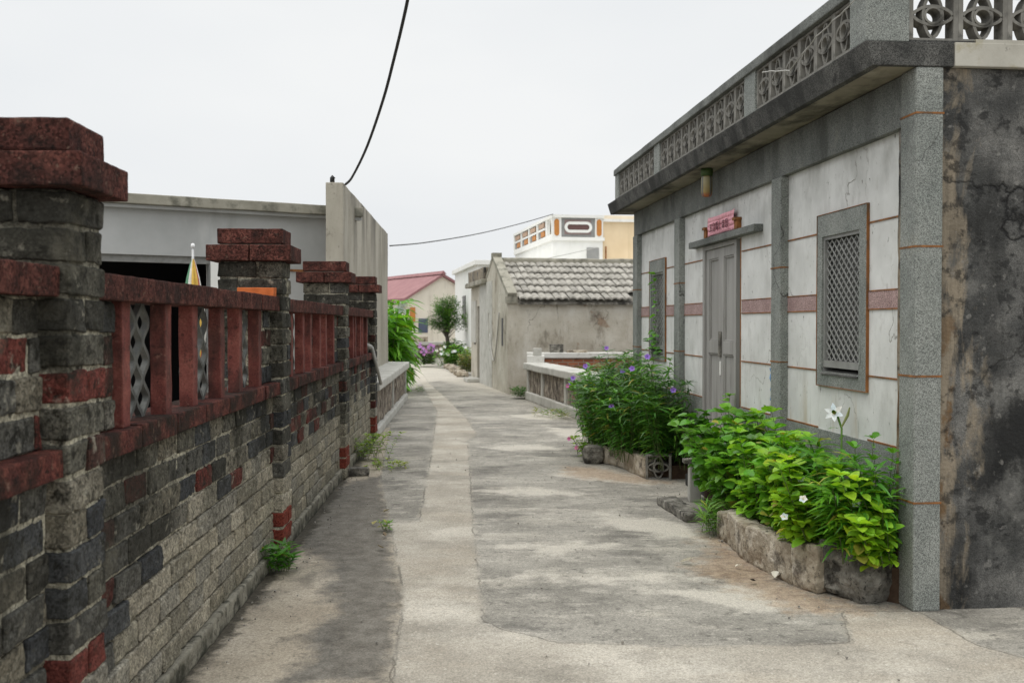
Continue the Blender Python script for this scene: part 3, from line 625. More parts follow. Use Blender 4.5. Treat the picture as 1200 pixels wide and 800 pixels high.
# door
dr = MB(); dx = PX - .012
for bx in ((3.08, 3.13, .1, 2.2), (4.0, 4.06, .1, 2.2), (3.13, 4.0, 2.165, 2.2)): dr.box(dx, .2, *bx)
fr = dr.build('door_frame', M['doorpaint'], hs)
MB().box(PX + .06, .2, 3.0, 3.08, .1, 2.2).build('reveal', M['black'], fr)
MB().box(PX - .004, .2, 2.985, 3.0, .1, 2.2).build('joint', M['line'], fr)
for a, b, hnd in ((3.13, 3.563, 1), (3.567, 4.0, 0)):
    q = MB(); x0 = PX + .008
    q.box(x0, x0 + .04, a, a + .075, .12, 2.163); q.box(x0, x0 + .04, b - .075, b, .12, 2.163)
    for z0, z1 in ((.12, .26), (1.235, 1.345), (2.08, 2.163)): q.box(x0, x0 + .04, a + .075, b - .075, z0, z1)
    q.box(x0 + .022, x0 + .036, a + .075, b - .075, .26, 1.235); q.box(x0 + .022, x0 + .036, a + .075, b - .075, 1.345, 2.08)
    for z0, z1 in ((.26, 1.235), (1.345, 2.08)):
        for bx in ((a + .075, a + .09, z0, z1), (b - .09, b - .075, z0, z1), (a + .09, b - .09, z0, z0 + .015), (a + .09, b - .09, z1 - .015, z1)): q.box(x0 + .008, x0 + .024, *bx)
    lf = q.build('door_leaf', M['doorpaint'], hs, bevel=.003)
    if hnd:
        MB().box(x0 - .012, x0 - .001, 3.53, 3.6, 1.21, 1.43).build('lock_plate', M['stone'], lf)
        MB().box(x0 - .01, x0 - .001, 3.545, 3.565, 1.05, 1.17).build('keyhole_plate', M['whitewash'], lf)
rough('doorstep', [(-.1, .26, 3.0, 4.1, 0, .11)], M['fascia'], hs, .01, .1, .003, 5, 2)
lin = MB().box(PX - .075, PX + .01, 2.47, 4.32, 2.205, 2.262).build('lintel', M['beam'], hs, bevel=.005)
# pink paper strip with brushed characters and its two carved brackets
for y in (3.02, 3.9):
    q = MB(); q.box(PX - .04, PX, y - .035, y + .035, 2.274, 2.36); q.box(PX - .055, PX, y - .042, y + .042, 2.345, 2.368); q.build('bracket', M['line'], hs)
pb = thing('paper_banner', 'pink paper strip with brushed black characters pasted above the grey door', 'banner', HM @ Vector((PX - .045, 3.46, 2.278)), HZ)
q = MB(); ny, nz = 16, 4
def bp(i, k):
    y = -.385 + .77 * i / ny; z = .158 * k / nz + .012 * (abs(i / ny - .5) * 2) ** 3 * (k / nz)
    return (.010 + .006 * math.sin(i * .9) + .004 * math.sin(k * 2 + i * .4), y, z)
for i in range(ny):
    for k in range(nz): q.face([bp(i, k), bp(i, k + 1), bp(i + 1, k + 1), bp(i + 1, k)], (.9, .42, .48))
po = q.build('paper', M['paint'], pb, True)
so = po.modifiers.new('t', 'SOLIDIFY'); so.thickness = .0015
cu = bpy.data.curves.new('characters', 'FONT'); cu.body = '五宣錫上帝恩'; cu.size = .084; cu.extrude = .0012; cu.align_x = 'CENTER'; cu.space_character = 1.16
to = bpy.data.objects.new('tmp_text', cu); COL.objects.link(to)
dg = bpy.context.evaluated_depsgraph_get(); me = bpy.data.meshes.new_from_object(to.evaluated_get(dg)); bpy.data.objects.remove(to)
ink = plain('ink', (.14, .035, .05), .7)
me.materials.clear(); tx = link('lettering', me, ink, po); tx.location = (-.004, 0, .035); tx.rotation_euler = (R(90), 0, R(-90)); tx.scale = (1.0, 1.0, 1)
# hanging lantern-like jar
lj = thing('lantern', 'small jar-shaped amber lantern with a green cap under the eaves', 'lantern', HM @ Vector((-.1, 3.43, 2.826)), HZ)
MB().lathe([(.001, 0), (.05, -.0), (.052, -.03), (.05, -.065), (.001, -.066)], n=18, cols=lambda k, i: (.05, .09, .02)).build('cap', M['paint'], lj, True)
MB().lathe([(.043, -.066), (.047, -.08), (.047, -.2), (.042, -.225), (.03, -.24), (.001, -.242)], n=18, cols=lambda k, i: ((.25, .17, .05), (.4, .36, .22), (.3, .22, .07), (.35, .12, .05), (.4, .13, .03), (.2, .1, .04))[i] if k % 5 else (.08, .1, .12)).build('body', M['paint'], lj, True)
# roof slab, fascia, parapet
MB().box(-.19, 4.6, .03, 7.0, 2.828, 2.945).build('roof_slab', M['soffit'], hs)
q = MB(); q.prism([(-.236, 2.824), (-.19, 2.824), (-.19, 2.95), (-.275, 2.95)], -.005, 7.06, 'y')
q.prism([(-.19, 2.826), (.2, 2.826), (.2, 2.949), (-.19, 2.949)], -.005, .03, 'y'); q.prism([(-.19, 2.826), (4.6, 2.826), (4.6, 2.949), (-.19, 2.949)], 7.002, 7.06, 'y')
q.build('fascia', M['fascia'], hs, bevel=.004)
rough('end_lintel', [(.203, 4.6, -.01, .03, 2.828, 2.952)], M['pale'], hs, .005, .2, .002, 4, 3)
MB().box(.32, 4.6, 0, .12, 2.953, 2.972).build('ledge', M['pale'], hs)
BH = 3.228
def post(y0, y1, x0=-.268, x1=-.15, h=3.3): rough('parapet_post', [(x0, x1, y0, y1, 2.951, h)], M['terrazzo'], hs, .006, .15, .002, 4, y0)
post(-.0, .2, -.272, -.04, 3.315)
PO = [(1.72, 1.95), (4.45, 4.68), (6.42, 6.62)]
for a, b in PO: post(a, b)
rough('handrail', [(-.285, -.135, .202, 6.64, BH + .004, 3.3)], M['beam'], hs, .008, .3, .003, 3, 1)
rough('handrail', [(-.038, 4.6, -.005, .125, BH + .004, 3.3)], M['beam'], hs, .008, .3, .003, 3, 2)
MB().box(-.037, 4.6, .005, .115, 2.951, 2.962).build('bottom_rail', M['fascia'], hs)
def vent():
    """pierced cement block: two crossing lens shapes round a central ring, in a square surround; faces local x, 1 unit = one pitch"""
    q = MB(); h = BH - 2.963; w = .25; D = .085; n0 = (1, 0, 0)
    for s in (-1, 1):
        q.strip([(0, s * (w / 2 - .012), 0), (0, s * (w / 2 - .012), h)], .024, n0, -D / 2, D)
    q.strip([(0, -w / 2 + .024, .007), (0, w / 2 - .024, .007)], .014, n0, -D / 2 + .002, D - .004); q.strip([(0, -w / 2 + .024, h - .007), (0, w / 2 - .024, h - .007)], .014, n0, -D / 2 + .002, D - .004)
    zc = h / 2; a = w / 2 - .022; b = .048
    for s in (-1, 1):
        q.strip([(0, -a + 2 * a * t / 14, zc + s * b * math.sin(math.pi * t / 14) ** .62) for t in range(15)], .015, n0, -D / 2 + .004, D - .008)
        q.strip([(0, s * b * math.sin(math.pi * t / 14) ** .62, zc - (h / 2 - .014) + 2 * (h / 2 - .014) * t / 14) for t in range(15)], .015, n0, -D / 2 + .006, D - .012)
    q.strip([(0, .041 * math.cos(2 * math.pi * t / 20), zc + .041 * math.sin(2 * math.pi * t / 20)) for t in range(21)], .011, n0, -D / 2 + .001, D - .002)
    return q
M['vent'] = layered('grey_vent_block', [(.35, (.16, .153, .136)), (.65, (.27, .26, .232))], 7, detail=8, layers=[((.035, .034, .03), 5, Z3, .5, .62, .8)], bumps=[(70, .4, .005)])
v0 = None
for a, b in [(.2, 1.72), (1.95, 4.45), (4.68, 6.42)]:
    n = round((b - a) / .25); p = (b - a) / n
    for k in range(n):
        if v0 is None: v0 = vent().build('vent_block', M['vent'], hs); o = v0
        else: o = share(v0, 'vent_block', hs)
        o.location = (-.21, a + p * (k + .5), 2.963); o.scale = (1, p / .25, 1)
for k in range(9):
    o = share(v0, 'vent_block', hs, (-.037 + .27 * (k + .5), .06, 2.963), (0, 0, R(90)), (1, 1.075, 1))
# pale wire wound round the parapet
pts = [HM @ Vector(p) for p in ((-.29, 1.5, 3.16), (-.292, 1.0, 3.05), (-.295, .6, 3.14), (-.3, .25, 3.16), (-.285, .02, 3.2), (-.28, -.012, 3.21), (-.15, -.014, 3.195), (-.03, -.016, 3.21), (.1, -.02, 3.205), (.3, -.02, 3.2))]
pts2 = []
for a, b in zip(pts, pts[1:]):
    for k in range(6):
        p = a.lerp(b, k / 6); pts2.append(p + noise.noise_vector(p * 14) * .012)
props(MB().tube(pts2, .004, 5).build('wire', M['wire']), 'thin pale wire strung loosely round the parapet corner post', 'wire')
q = MB()
for i in range(6):
    z = .0 - i * .04; q.face([(0, -.035 + .006 * i, z), (.01 * (i % 2), .035 - .004 * i, z), (.01 * ((i + 1) % 2), .035 - .004 * (i + 1), z - .04), (0, -.035 + .006 * (i + 1), z - .04)], (.12, .28, .55))
ro = q.build('rag', M['paint']); ro.location = HM @ Vector((.03, 2.2, 1.17)); ro.rotation_euler = (0, 0, HZ); so = ro.modifiers.new('t', 'SOLIDIFY'); so.thickness = .004
props(ro, 'small blue rag hanging beside the column near the door', 'rag')
# ================================================================ foliage kit
HI = HM.inverted()
def keep(p, m=.03): return (HI @ p).x < PX - m and p.z > .02
def jitcol(c, a=.25):
    k = 1 + rnd.uniform(-a, a); h = rnd.uniform(-.12, .12)
    return (c[0] * k * (1 + h), c[1] * k, c[2] * k * (1 - h))
def stem_path(p0, lean, h, n=7, wob=.05):
    d = Vector((lean[0], lean[1], 1)); pts = []; w = Vector((rnd.uniform(-1, 1), rnd.uniform(-1, 1), 0)) * wob
    for i in range(n):
        t = i / (n - 1)
        pts.append(Vector(p0) + Vector((lean[0] * h * t ** 1.5, lean[1] * h * t ** 1.5, h * t * (1 - .12 * t * (abs(lean[0]) + abs(lean[1]))))) + w * math.sin(t * 3.1) * h)
    return pts
def sample(pts, t):
    x = t * (len(pts) - 1); i = min(int(x), len(pts) - 2); return pts[i].lerp(pts[i + 1], x - i), (pts[i + 1] - pts[i]).normalized()
def grow(fol, stm, pts, pal, L, W, gap, shape, f0=.2, per=2, rise=.5, curl=.3, test=keep, r=.004, tipn=5, fold=.15, size=(.6, 1.25)):
    ln = sum((b - a).length for a, b in zip(pts, pts[1:])); n = max(2, int(ln * (1 - f0) / gap)); base = rnd.choice(pal); a0 = rnd.uniform(0, 6.28)
    for i in range(n + 1):
        t = f0 + (1 - f0) * i / n; p, d = sample(pts, min(t, .999))
        k = per if i < n else tipn
        for j in range(k):
            an = a0 + i * (1.57 if per == 2 else 2.4) + j * 2 * math.pi / k + rnd.uniform(-.35, .35)
            out = Vector((math.cos(an), math.sin(an), 0)); rr = rise + rnd.uniform(-.3, .3) + (.5 if i == n else 0)
            dirv = (out + Vector((0, 0, rr))).normalized(); s = rnd.uniform(*size)
            if not test(p + dirv * L * s): continue
            if not test(p): continue
            nrm = Vector((rnd.uniform(-.5, .5), rnd.uniform(-.5, .5), 1))
            fol.leaf(p + dirv * .008, dirv, nrm, L * s, W * s, jitcol(base) if rnd.random() > .03 else jitcol((.34, .33, .06)), curl + rnd.uniform(-.1, .15), fold, shape)
    pp = [p for p in pts if test(p, .0)]
    if len(pp) > 1: stm.tube(pp, [r * (1 - .6 * i / len(pp)) for i in range(len(pp))], 5, (.09, .12, .035), False)
def flower(mb, p, ax, n, L, W, c, centre=None, open_=.9, curl=.25, shape='petal'):
    ax = Vector(ax).normalized(); u = ax.cross(Vector((0, 0, 1)) if abs(ax.z) < .9 else Vector((1, 0, 0))).normalized(); w = ax.cross(u); a0 = rnd.random() * 6
    for k in range(n):
        a = a0 + 2 * math.pi * k / n; rad = u * math.cos(a) + w * math.sin(a); d = rad * open_ + ax * (1 - open_ * .6)
        mb.leaf(Vector(p), d, ax, L, W, jitcol(c, .06), curl, .1, shape)
    if centre:
        for k in range(5):
            a = 1.257 * k; mb.leaf(Vector(p) + ax * .003, (ax + (u * math.cos(a) + w * math.sin(a)) * .8), ax, L * .3, L * .14, centre, 0, 0)
def H(y, n, z): return HM @ Vector((PX - n, y, z))
def pix(p):
    v = p - Vector((0, 0, EYE)); fwd = v.y * math.cos(PITCH) - v.z * math.sin(PITCH); upv = v.y * math.sin(PITCH) + v.z * math.cos(PITCH)
    return 600 + F * v.x / fwd, 400 - F * upv / fwd
def near_tips(tips, wants):
    out = []
    for w in wants:
        t = min(tips, key=lambda p: (pix(p)[0] - w[0]) ** 2 + (pix(p)[1] - w[1]) ** 2 + p.y * 20); out.append(t)
    return out
# ================================================================ the planter by the column
pl = thing('planter', 'long planter of broken curb pieces along the panelled house wall', 'planter', (0, 0, 0))
pv = [G(*q) for q in ((1003, 711), (930, 685), (876, 657), (855, 637), (843, 629))]
for i, (a, b) in enumerate(zip(pv, pv[1:])):
    if i == 0: a = Vector((*a, 0)).lerp(Vector((*b, 0)), .56)
    a = Vector((a[0], a[1], 0)); b = Vector((b[0], b[1], 0)); d = (b - a); ln = d.length; hgt = (.265, .235, .215, .19)[i]
    def sc_(v, i=i): return v if v.z < .1 else Vector((v.x, v.y, v.z + .022 * noise.noise(v * 4 + Vector((i, 0, 0)))))
    o = rough('curb_piece', [(-.02, .13, 0, ln - .004, 0, hgt)], M['curb'], pl, .012, .022, .011, 13, i + 2, sculpt=sc_)
    o.location = a; o.rotation_euler = (0, 0, math.atan2(-d.x, d.y))
bm_pts = [H(.1, .02, 0), H(3.0, .02, 0), H(3.0, .3, 0), H(1.9, .42, 0), H(1.0, .42, 0), H(.45, .22, 0), H(.2, .1, 0)]
q = MB(); q.prism([(p.x, p.y) for p in bm_pts], 0, .19); q.build('soil', M['soil'], pl)
bq = [Vector(q) for q in ((1.852, 5.275, 0), (2.058, 5.33, 0), (2.035, 5.66, 0), (1.70, 5.57, 0))]
def boulder(v):
    u, w = max(-.1, min(1.1, v.x / .22)), max(-.1, min(1.1, v.y / .3)); h = v.z / .295
    b = bq[0].lerp(bq[1], u).lerp(bq[3].lerp(bq[2], u), w); m = (bq[0] + bq[2]) / 2
    b = b.lerp(m, .10 * (max(0, .35 - h) * 2 + max(0, h - .7)))
    return Vector((b.x, b.y, v.z + .018 * math.sin(u * 5 + 2.2) * h))
bo = rough('boulder', [(0, .22, 0, .3, 0, .295)], M['stone'], None, .04, .018, .017, 11, 6, sculpt=boulder)
props(bo, 'rough dark boulder closing the planter beside the corner column', 'stone')
fs = rough('slab', [(0, .16, 0, .75, 0, .07)], M['stone'], None, .015, .05, .012, 7, 3)
a = G(812, 612); fs.location = (a[0] - .06, a[1], 0); fs.rotation_euler = (0, 0, .14); props(fs, 'flat grey stone slab lying on the road past the planter end', 'stone')
sp = rough('post', [(0, .1, 0, .1, 0, .31)], M['coping'], None, .01, .05, .004, 7, 3)
a = G(808, 588); sp.location = (a[0], a[1], 0); props(sp, 'short square concrete stub post between the two planters', 'post')
pk = rough('plank', [(0, .3, 0, .12, 0, .035)], M['stone'], None, .006, .05, .004, 7, 3)
pk.location = (A(789, 546, 9.0)[0], 8.42, .312); props(pk, 'thin grey slab resting across the stub post', 'slab')

def plant(name, label, cat='plant', group=None):
    t = thing(name, label, cat, (0, 0, 0), 0, group); return t, MB(), MB()
def finish(t, fol, stm, m='leaf', flo=None):
    if t.name.startswith('weed'):                # too small for parts: one mesh
        n = len(fol.v); fol.v += stm.v; fol.c += stm.c; fol.f += [[i + n for i in q] for q in stm.f]; stm = MB()
    fol.build('foliage', M[m], t, True, fix=False)
    if stm.v: stm.build('foliage_stem', M['stem'], t, True)
# round-leaved shrub, far half of planter
RL = [(.055, .17, .018), (.075, .22, .02), (.105, .29, .024), (.15, .37, .034)]
t, f, s = plant('shrub', 'dense shrub with broad round dark green leaves in the planter beside the grey door', 'shrub')
for k in range(84):
    y = rnd.uniform(1.75, 3.05); n = rnd.uniform(.04, .38); h = rnd.uniform(.34, .68) * (1.0 if n < .25 else .78) * (1.15 if rnd.random() < .1 else 1)
    pts = stem_path(H(y, n, .17), (-rnd.uniform(.0, .35) * (n / .2), rnd.uniform(-.35, .3)), h)
    grow(f, s, pts, [(.075, .21, .02), (.1, .27, .024), (.14, .34, .03)], .09, .08, .046, 'oval', .12, 2, .05, .3)
finish(t, f, s, 'gloss')
t, f, s = plant('shrub', 'upright shrub with fresh light green oval leaves in front of the narrow column', 'shrub')
for k in range(62):
    y = rnd.uniform(.98, 1.75); n = rnd.uniform(.04, .42); h = rnd.uniform(.36, .66) * (1.05 if n < .2 else .75)
    if rnd.random() < .1: h *= 1.25
    pts = stem_path(H(y, n, .17), (-rnd.uniform(.0, .3), rnd.uniform(-.4, .2)), h)
    grow(f, s, pts, [(.12, .31, .024), (.19, .41, .032), (.26, .5, .045)], .085, .062, .046, 'oval', .15, 2, .15, .25)
finish(t, f, s, 'leaf')
# strap-leaved lilies with one open flower
LN = [(.07, .22, .02), (.1, .28, .024), (.14, .34, .03)]
t, f, s = plant('lily_plant', 'clump of narrow-leaved lilies with one large white trumpet flower held above it', 'lily')
for k in range(62):
    y = rnd.uniform(.2, 1.3); n = rnd.uniform(.04, .34); h = rnd.uniform(.3, .6)
    pts = stem_path(H(y, n, .2), (-rnd.uniform(.0, .3), rnd.uniform(-.45, .1)), h)
    grow(f, s, pts, LN, .13, .022, .024, 'lance', .2, 3, .35, .5, size=(.7, 1.2))
lp = H(.78, .16, .975); base = H(.74, .1, .2)
s.tube([base, base.lerp(lp, .5) + Vector((.015, .01, 0)), lp + Vector((.05, .0, -.1)), lp + Vector((.028, .03, -.01)), lp], [.007, .006, .006, .008, .012], 6, (.12, .24, .04), False)
fl = MB(); ax = Vector((-.5, -.8, .4)); flower(fl, lp - ax.normalized() * .03, ax, 6, .064, .034, (.9, .9, .88), (.75, .55, .1), .8, .25)
for k in range(5):
    bp_ = lp + Vector((.02, .01, -.05)) 
    f.leaf(base.lerp(lp, .55 + k * .08) + Vector((.02, 0, 0)), Vector((math.cos(k * 2.4), math.sin(k * 2.4) - .4, .5)), Vector((0, 0, 1)), .09, .018, LN[1], .4, .1, 'lance')
s.tube([lp + Vector((.05, 0, -.09)), lp + Vector((.075, -.03, -.02)), lp + Vector((.08, -.05, .03))], [.005, .009, .004], 6, (.3, .33, .12), False)
finish(t, f, s); fl.build('flower', M['petal'], t, True, fix=False)
# periwinkle spilling over the boulder
PW = [(.22, .42, .026), (.3, .52, .036), (.38, .58, .05), (.16, .34, .024)]
t, f, s = plant('periwinkle_plant', 'low bright lime-green periwinkle with small white flowers spilling over the boulder', 'plant')
tips = []
for k in range(105):
    y = rnd.uniform(.1, 1.05); n = rnd.uniform(.08, .3) + (.14 if y > .5 else 0); h = rnd.uniform(.1, .33)
    pts = stem_path(H(y, n, .2), (-rnd.uniform(.1, .5), rnd.uniform(-.7, -.05)), h)
    if k % 3 == 0: pts = stem_path(H(y, n, .2), (-rnd.uniform(.1, .35), rnd.uniform(-.4, .0)), rnd.uniform(.3, .55))
    grow(f, s, pts, PW, .08, .055, .036, 'oval', .15, 2, .1, .25); tips.append(pts[-1])
fl = []
for p in near_tips(tips, [(934, 570), (942, 593), (973, 582), (984, 589), (974, 625), (922, 616), (1003, 597)]):
    m_ = MB(); flower(m_, p + Vector((-.05, -.12, .055)), (-.3, -.75, .6), 5, .026, .025, (.9, .9, .88), (.7, .6, .2), .95, .1); fl.append(m_)
finish(t, f, s)
for m_ in fl: m_.build('flower', M['petal'], t, True, fix=False)
t, f, s = plant('young_plant', 'slender light green sapling rising against the corner column', 'plant')
for k in range(5):
    pts = stem_path(H(.22 + .05 * k, .06 + .02 * k, .2), (rnd.uniform(-.1, .02), rnd.uniform(-.15, 0)), .55 + .06 * (k % 3))
    grow(f, s, pts, [(.12, .33, .03), (.1, .28, .025)], .05, .034, .038, 'oval', .3, 2, .4, .2)
finish(t, f, s)
def weed(pos, label, n=12, h=.16, L=.09, W=.016, pal=LN, shape='lance', spread=.06, name='weed_plant'):
    t, f, s = plant(name, label, 'weed')
    for k in range(n):
        a = rnd.uniform(0, 6.28); p0 = Vector((pos[0] + rnd.gauss(0, spread), pos[1] + rnd.gauss(0, spread), .012))
        pts = stem_path(p0, (math.cos(a) * .5, math.sin(a) * .5), rnd.uniform(.4, 1) * h)
        grow(f, s, pts, pal, L, W, .03, shape, .2, 2, .5, .4, test=lambda p, m=0: p.z > .005, r=.002)
    finish(t, f, s)
g = G(1054, 690); weed((g[0] + .0, g[1]), 'single starry green weed in the gap between boulder and column', 3, .12, .09, .018, [(.09, .28, .03)], spread=.01)
g = G(840, 626); weed((g[0] - .02, g[1]), 'wispy grass tuft at the far end of the curb', 26, .22, .1, .012, [(.12, .3, .03), (.16, .32, .05)], spread=.05)
g = G(322, 668); weed((g[0] + .05, g[1] - .05), 'bright green weed growing at the foot of a wall pier', 15, .17, .08, .02, [(.06, .19, .02), (.09, .26, .025)], spread=.04)
g = G(436, 540); weed((g[0] - .02, g[1] + .1), 'yellow-green weed sprawling at the wall foot by the far pier', 22, .3, .06, .02, [(.16, .28, .03), (.24, .34, .05)], spread=.08)
g = G(442, 547); weed((g[0] + .1, g[1] - .1), 'low yellowish creeping weed spreading onto the pavement', 16, .06, .05, .02, [(.22, .32, .06), (.28, .34, .08)], spread=.13)
g = G(481, 460); weed(g, 'small weed patch at the end of the low rubble wall', 16, .12, .1, .03, [(.12, .2, .04)], spread=.2)
g = G(645, 489); weed(g, 'tuft of dry yellowish grass beside the planter yard wall', 16, .1, .12, .02, [(.2, .22, .06), (.12, .2, .05)], spread=.22)
g = G(612, 467); weed(g, 'dark green weed at the corner of the tiled house', 14, .22, .1, .03, [(.06, .14, .03)], spread=.12)
g = G(450, 622); weed(g, 'tiny weed sprouting from the pavement joint', 6, .06, .04, .014, [(.12, .25, .04)], spread=.03)

# ================================================================ second bed: flowering bush by the narrow window
pb2 = thing('planter', 'small raised bed edged with an old curb block below the narrow window', 'planter', (0, 0, 0))
e = [G(*q) for q in ((756, 561), (724, 547), (694, 540))]
for i, (a, b) in enumerate(zip(e, e[1:])):
    a = Vector((*a, 0)); b = Vector((*b, 0)); d = b - a
    o = rough('curb_piece', [(0, .13, 0, d.length - .01, 0, .2 - .03 * i)], M['curb'], pb2, .02, .05, .012, 7, i + 12); o.location = a; o.rotation_euler = (0, 0, math.atan2(-d.x, d.y))
bp2 = [H(4.45, .02, 0), H(6.75, .02, 0), H(6.75, .5, 0)] + [Vector((x + .05, y + .03, 0)) for x, y in reversed(e)] + [H(4.45, .2, 0)]
q = MB(); q.prism([(p.x, p.y) for p in bp2], 0, .13); q.build('soil', M['soil'], pb2)
vb = vent().build('vent_block', M['vent']); a = G(772, 561); vb.location = (a[0], a[1], .005); vb.rotation_euler = (0, R(-7), R(78)); vb.scale = (1.2, .98, .92)
props(vb, 'loose pierced cement vent block standing at the end of the small bed', 'block')
dk = rough('pot', [(-.11, .11, -.11, .11, 0, .2)], M['stone'], None, .06, .05, .012, 7, 8); a = G(692, 543); dk.location = (a[0] + .03, a[1] + .05, 0)
props(dk, 'dark worn stone half hidden under the flowering bush', 'stone')
RU = [(.04, .125, .018), (.058, .17, .022), (.085, .225, .028), (.125, .29, .036)]
t, f, s = plant('bush', 'big dark green bush of lance-shaped leaves with scattered violet flowers under the narrow window', 'bush')
tips = []
for k in range(235):
    y = rnd.uniform(4.35, 6.9); n = rnd.uniform(.03, .62) if y > 4.9 else rnd.uniform(.03, .36); edge = max(0, n - .3) / .3
    h = rnd.uniform(.5, 1.12) * (1 - .3 * edge) * (.78 if y < 4.8 else 1) ; lx = -rnd.uniform(.0, .45) * (.3 + n * 1.4); ly = rnd.uniform(-.32, .18) - (.2 if y < 5 else 0)
    pts = stem_path(H(y, n, .1), (lx, ly), h, 8, .06)
    if pts[-1].y < 9.3: pts = [p + Vector((0, (9.3 - pts[-1].y) * i / 7, 0)) for i, p in enumerate(pts)]
    grow(f, s, pts, RU, .13, .021, .034, 'lance', .22, 2, .35, .55, tipn=7, size=(.7, 1.2)); tips.append(pts[-1])
fl = []
for p in near_tips(tips, [(718, 414), (729, 442), (757, 428), (718, 479), (786, 465), (681, 433), (669, 463), (744, 437), (676, 447)]):
    m_ = MB(); flower(m_, p + Vector((-.02, -.09, .05)), (-.2, -.9, .4), 5, .034, .036, (.36, .2, .66), (.2, .08, .4), .9, .15); fl.append(m_)
finish(t, f, s, 'gloss')
for m_ in fl: m_.build('flower', M['petal'], t, True, fix=False)
t, f, s = plant('bush', 'loose light green bush with pink flowers trailing beside the dark green bush', 'bush')
tips = []
for k in range(80):
    p0 = Vector((rnd.uniform(.86, 1.25), rnd.uniform(11.0, 12.2), .05)); h = rnd.uniform(.35, .95)
    pts = stem_path(p0, (-rnd.uniform(-.1, .34), rnd.uniform(-.4, .2)), h); grow(f, s, pts, [(.07, .2, .02), (.1, .26, .03), (.14, .32, .04)], .065, .045, .045, 'heart', .2, 2, .3, .3); tips.append(pts[-1])
for k in range(16):
    p0 = Vector((rnd.uniform(.72, .95), rnd.uniform(10.7, 11.3), .03)); pts = stem_path(p0, (-rnd.uniform(0, .5), rnd.uniform(-.5, .1)), rnd.uniform(.1, .3)); grow(f, s, pts, [(.12, .25, .03), (.2, .3, .04)], .05, .03, .04, 'oval', .2, 2, .3, .3); tips.append(pts[-1])
fl = []
for p in near_tips(tips, [(667, 455), (668, 470), (676, 475), (674, 520), (682, 535), (690, 484), (664, 478)]):
    m_ = MB(); flower(m_, p + Vector((-.05, -.07, .02)), (-.4, -.8, .3), 5, .028, .028, (.62, .17, .36), None, .9, .2); fl.append(m_)
finish(t, f, s)
for m_ in fl: m_.build('flower', M['petal'], t, True, fix=False)
t, f, s = plant('vine', 'thin climbing vine with heart-shaped leaves trailing up the narrow window', 'vine')
vp = [H(5.95, .03, .5), H(5.92, .035, 1.2), H(5.86, .03, 1.4), H(5.8, .03, 1.55), H(5.84, .03, 1.75), H(5.86, .03, 1.9), H(5.92, .03, 2.08)]
vv = []
for a, b in zip(vp, vp[1:]):
    for k in range(5): vv.append(a.lerp(b, k / 5) + Vector((rnd.uniform(-.012, .012), rnd.uniform(-.02, .02), 0)))
grow(f, s, vv, [(.14, .36, .035), (.2, .44, .045)], .07, .06, .075, 'heart', .02, 2, .0, .3, test=lambda p, m=0: (HI @ p).x < PX - .01, r=.004)
for k in range(14):
    p = H(rnd.uniform(5.7, 6.05), .05, rnd.uniform(1.15, 1.4)); f.leaf(p, Vector((rnd.uniform(-1, 1), rnd.uniform(-1, 0), .3)), Vector((-.4, -.4, 1)), .09, .07, jitcol((.07, .2, .025)), .3, .1, 'heart')
finish(t, f, s)
small = [(1, 'dry leaf', (.3, .27, .18))]
def litter(px, py, label, c, L, W, name='petal', rz=0):
    m_ = MB(); m_.leaf(Vector((0, 0, .01)), Vector((math.cos(rz), math.sin(rz), .12)), Vector((0, .3, 1)), L, W, c, -.3, .35, 'oval'); m_.leaf(Vector((0, 0, .01)), Vector((math.cos(rz + .6), math.sin(rz + .6), .2)), Vector((0, .3, 1)), L * .7, W, c, -.2, .3, 'oval')
    o = m_.build(name, M['petal'], None, True); g = G(px, py); o.location = (g[0], g[1], .008); props(o, label, 'litter')
litter(797, 661, 'cream withered lily petal lying alone on the grey road', (.72, .68, .56), .1, .03, rz=-.6)
litter(908, 680, 'crumpled white lily flower fallen against the curb', (.75, .72, .62), .09, .045, 'fallen_flower', .6)
litter(862, 667, 'tiny pale petal lying on the sandy dirt by the curb', (.7, .66, .55), .04, .02)
for k, (x, y) in enumerate([(449, 602), (437, 617), (452, 631), (450, 645), (884, 684)]): litter(x, y, ['curled pale leaf on the pavement joint nearest the weed sprig', 'small yellow leaf on the dark pavement', 'brown leaf lying by the pale concrete edge', 'lone tan leaf lowest on the pavement joint', 'dark crumb of leaf near the fallen white flower'][k], [(.3, .26, .14), (.4, .36, .14), (.2, .15, .09), (.34, .28, .18), (.06, .05, .04)][k], .05, .025, 'dry_leaf', k)
M['palecoping'] = layered('pale_coping', [(.35, (.55, .54, .5)), (.65, (.68, .67, .63))], 3, layers=[((.3, .28, .24), 5, Z3, .55, .68, .5)], bumps=[(50, .3, .006)])
# ================================================================ low walled yard between the two houses
a = Vector((.29, 19.7, 0)); b = Vector((1.62, 12.35, 0)); d = b - a
yw = thing('yard_wall', 'low yard wall of rubble panels under a smooth pale coping between the houses', 'wall', a, math.atan2(d.y, d.x))
Ln = d.length
rough('stone_panel', [(.1, Ln, .03, .22, .16, .60)], M['rubble'], yw, .01, .14, .028, 6, 3)
rough('plinth', [(-.02, Ln, -.03, .27, 0, .16)], M['coping'], yw, .02, .2, .006, 4, 4)
rough('coping', [(-.08, Ln, -.06, .42, .60, .725)], M['coping'], yw, .02, .2, .006, 3, 5)
for x in (.0, 1.35, 3.2, 5.2): rough('post', [(x, x + .12, .0, .25, .15, .605)], M['coping'], yw, .01, .1, .003, 6, x)
bw = thing('yard_wall', 'pale-topped back wall of the small yard, its inner face bare orange brick', 'wall', (.40, 20.2, 0), R(-1))
MB().box(.0, 4.6, 0, .3, 0, .80).build('brick_face', M['brickred'], bw)
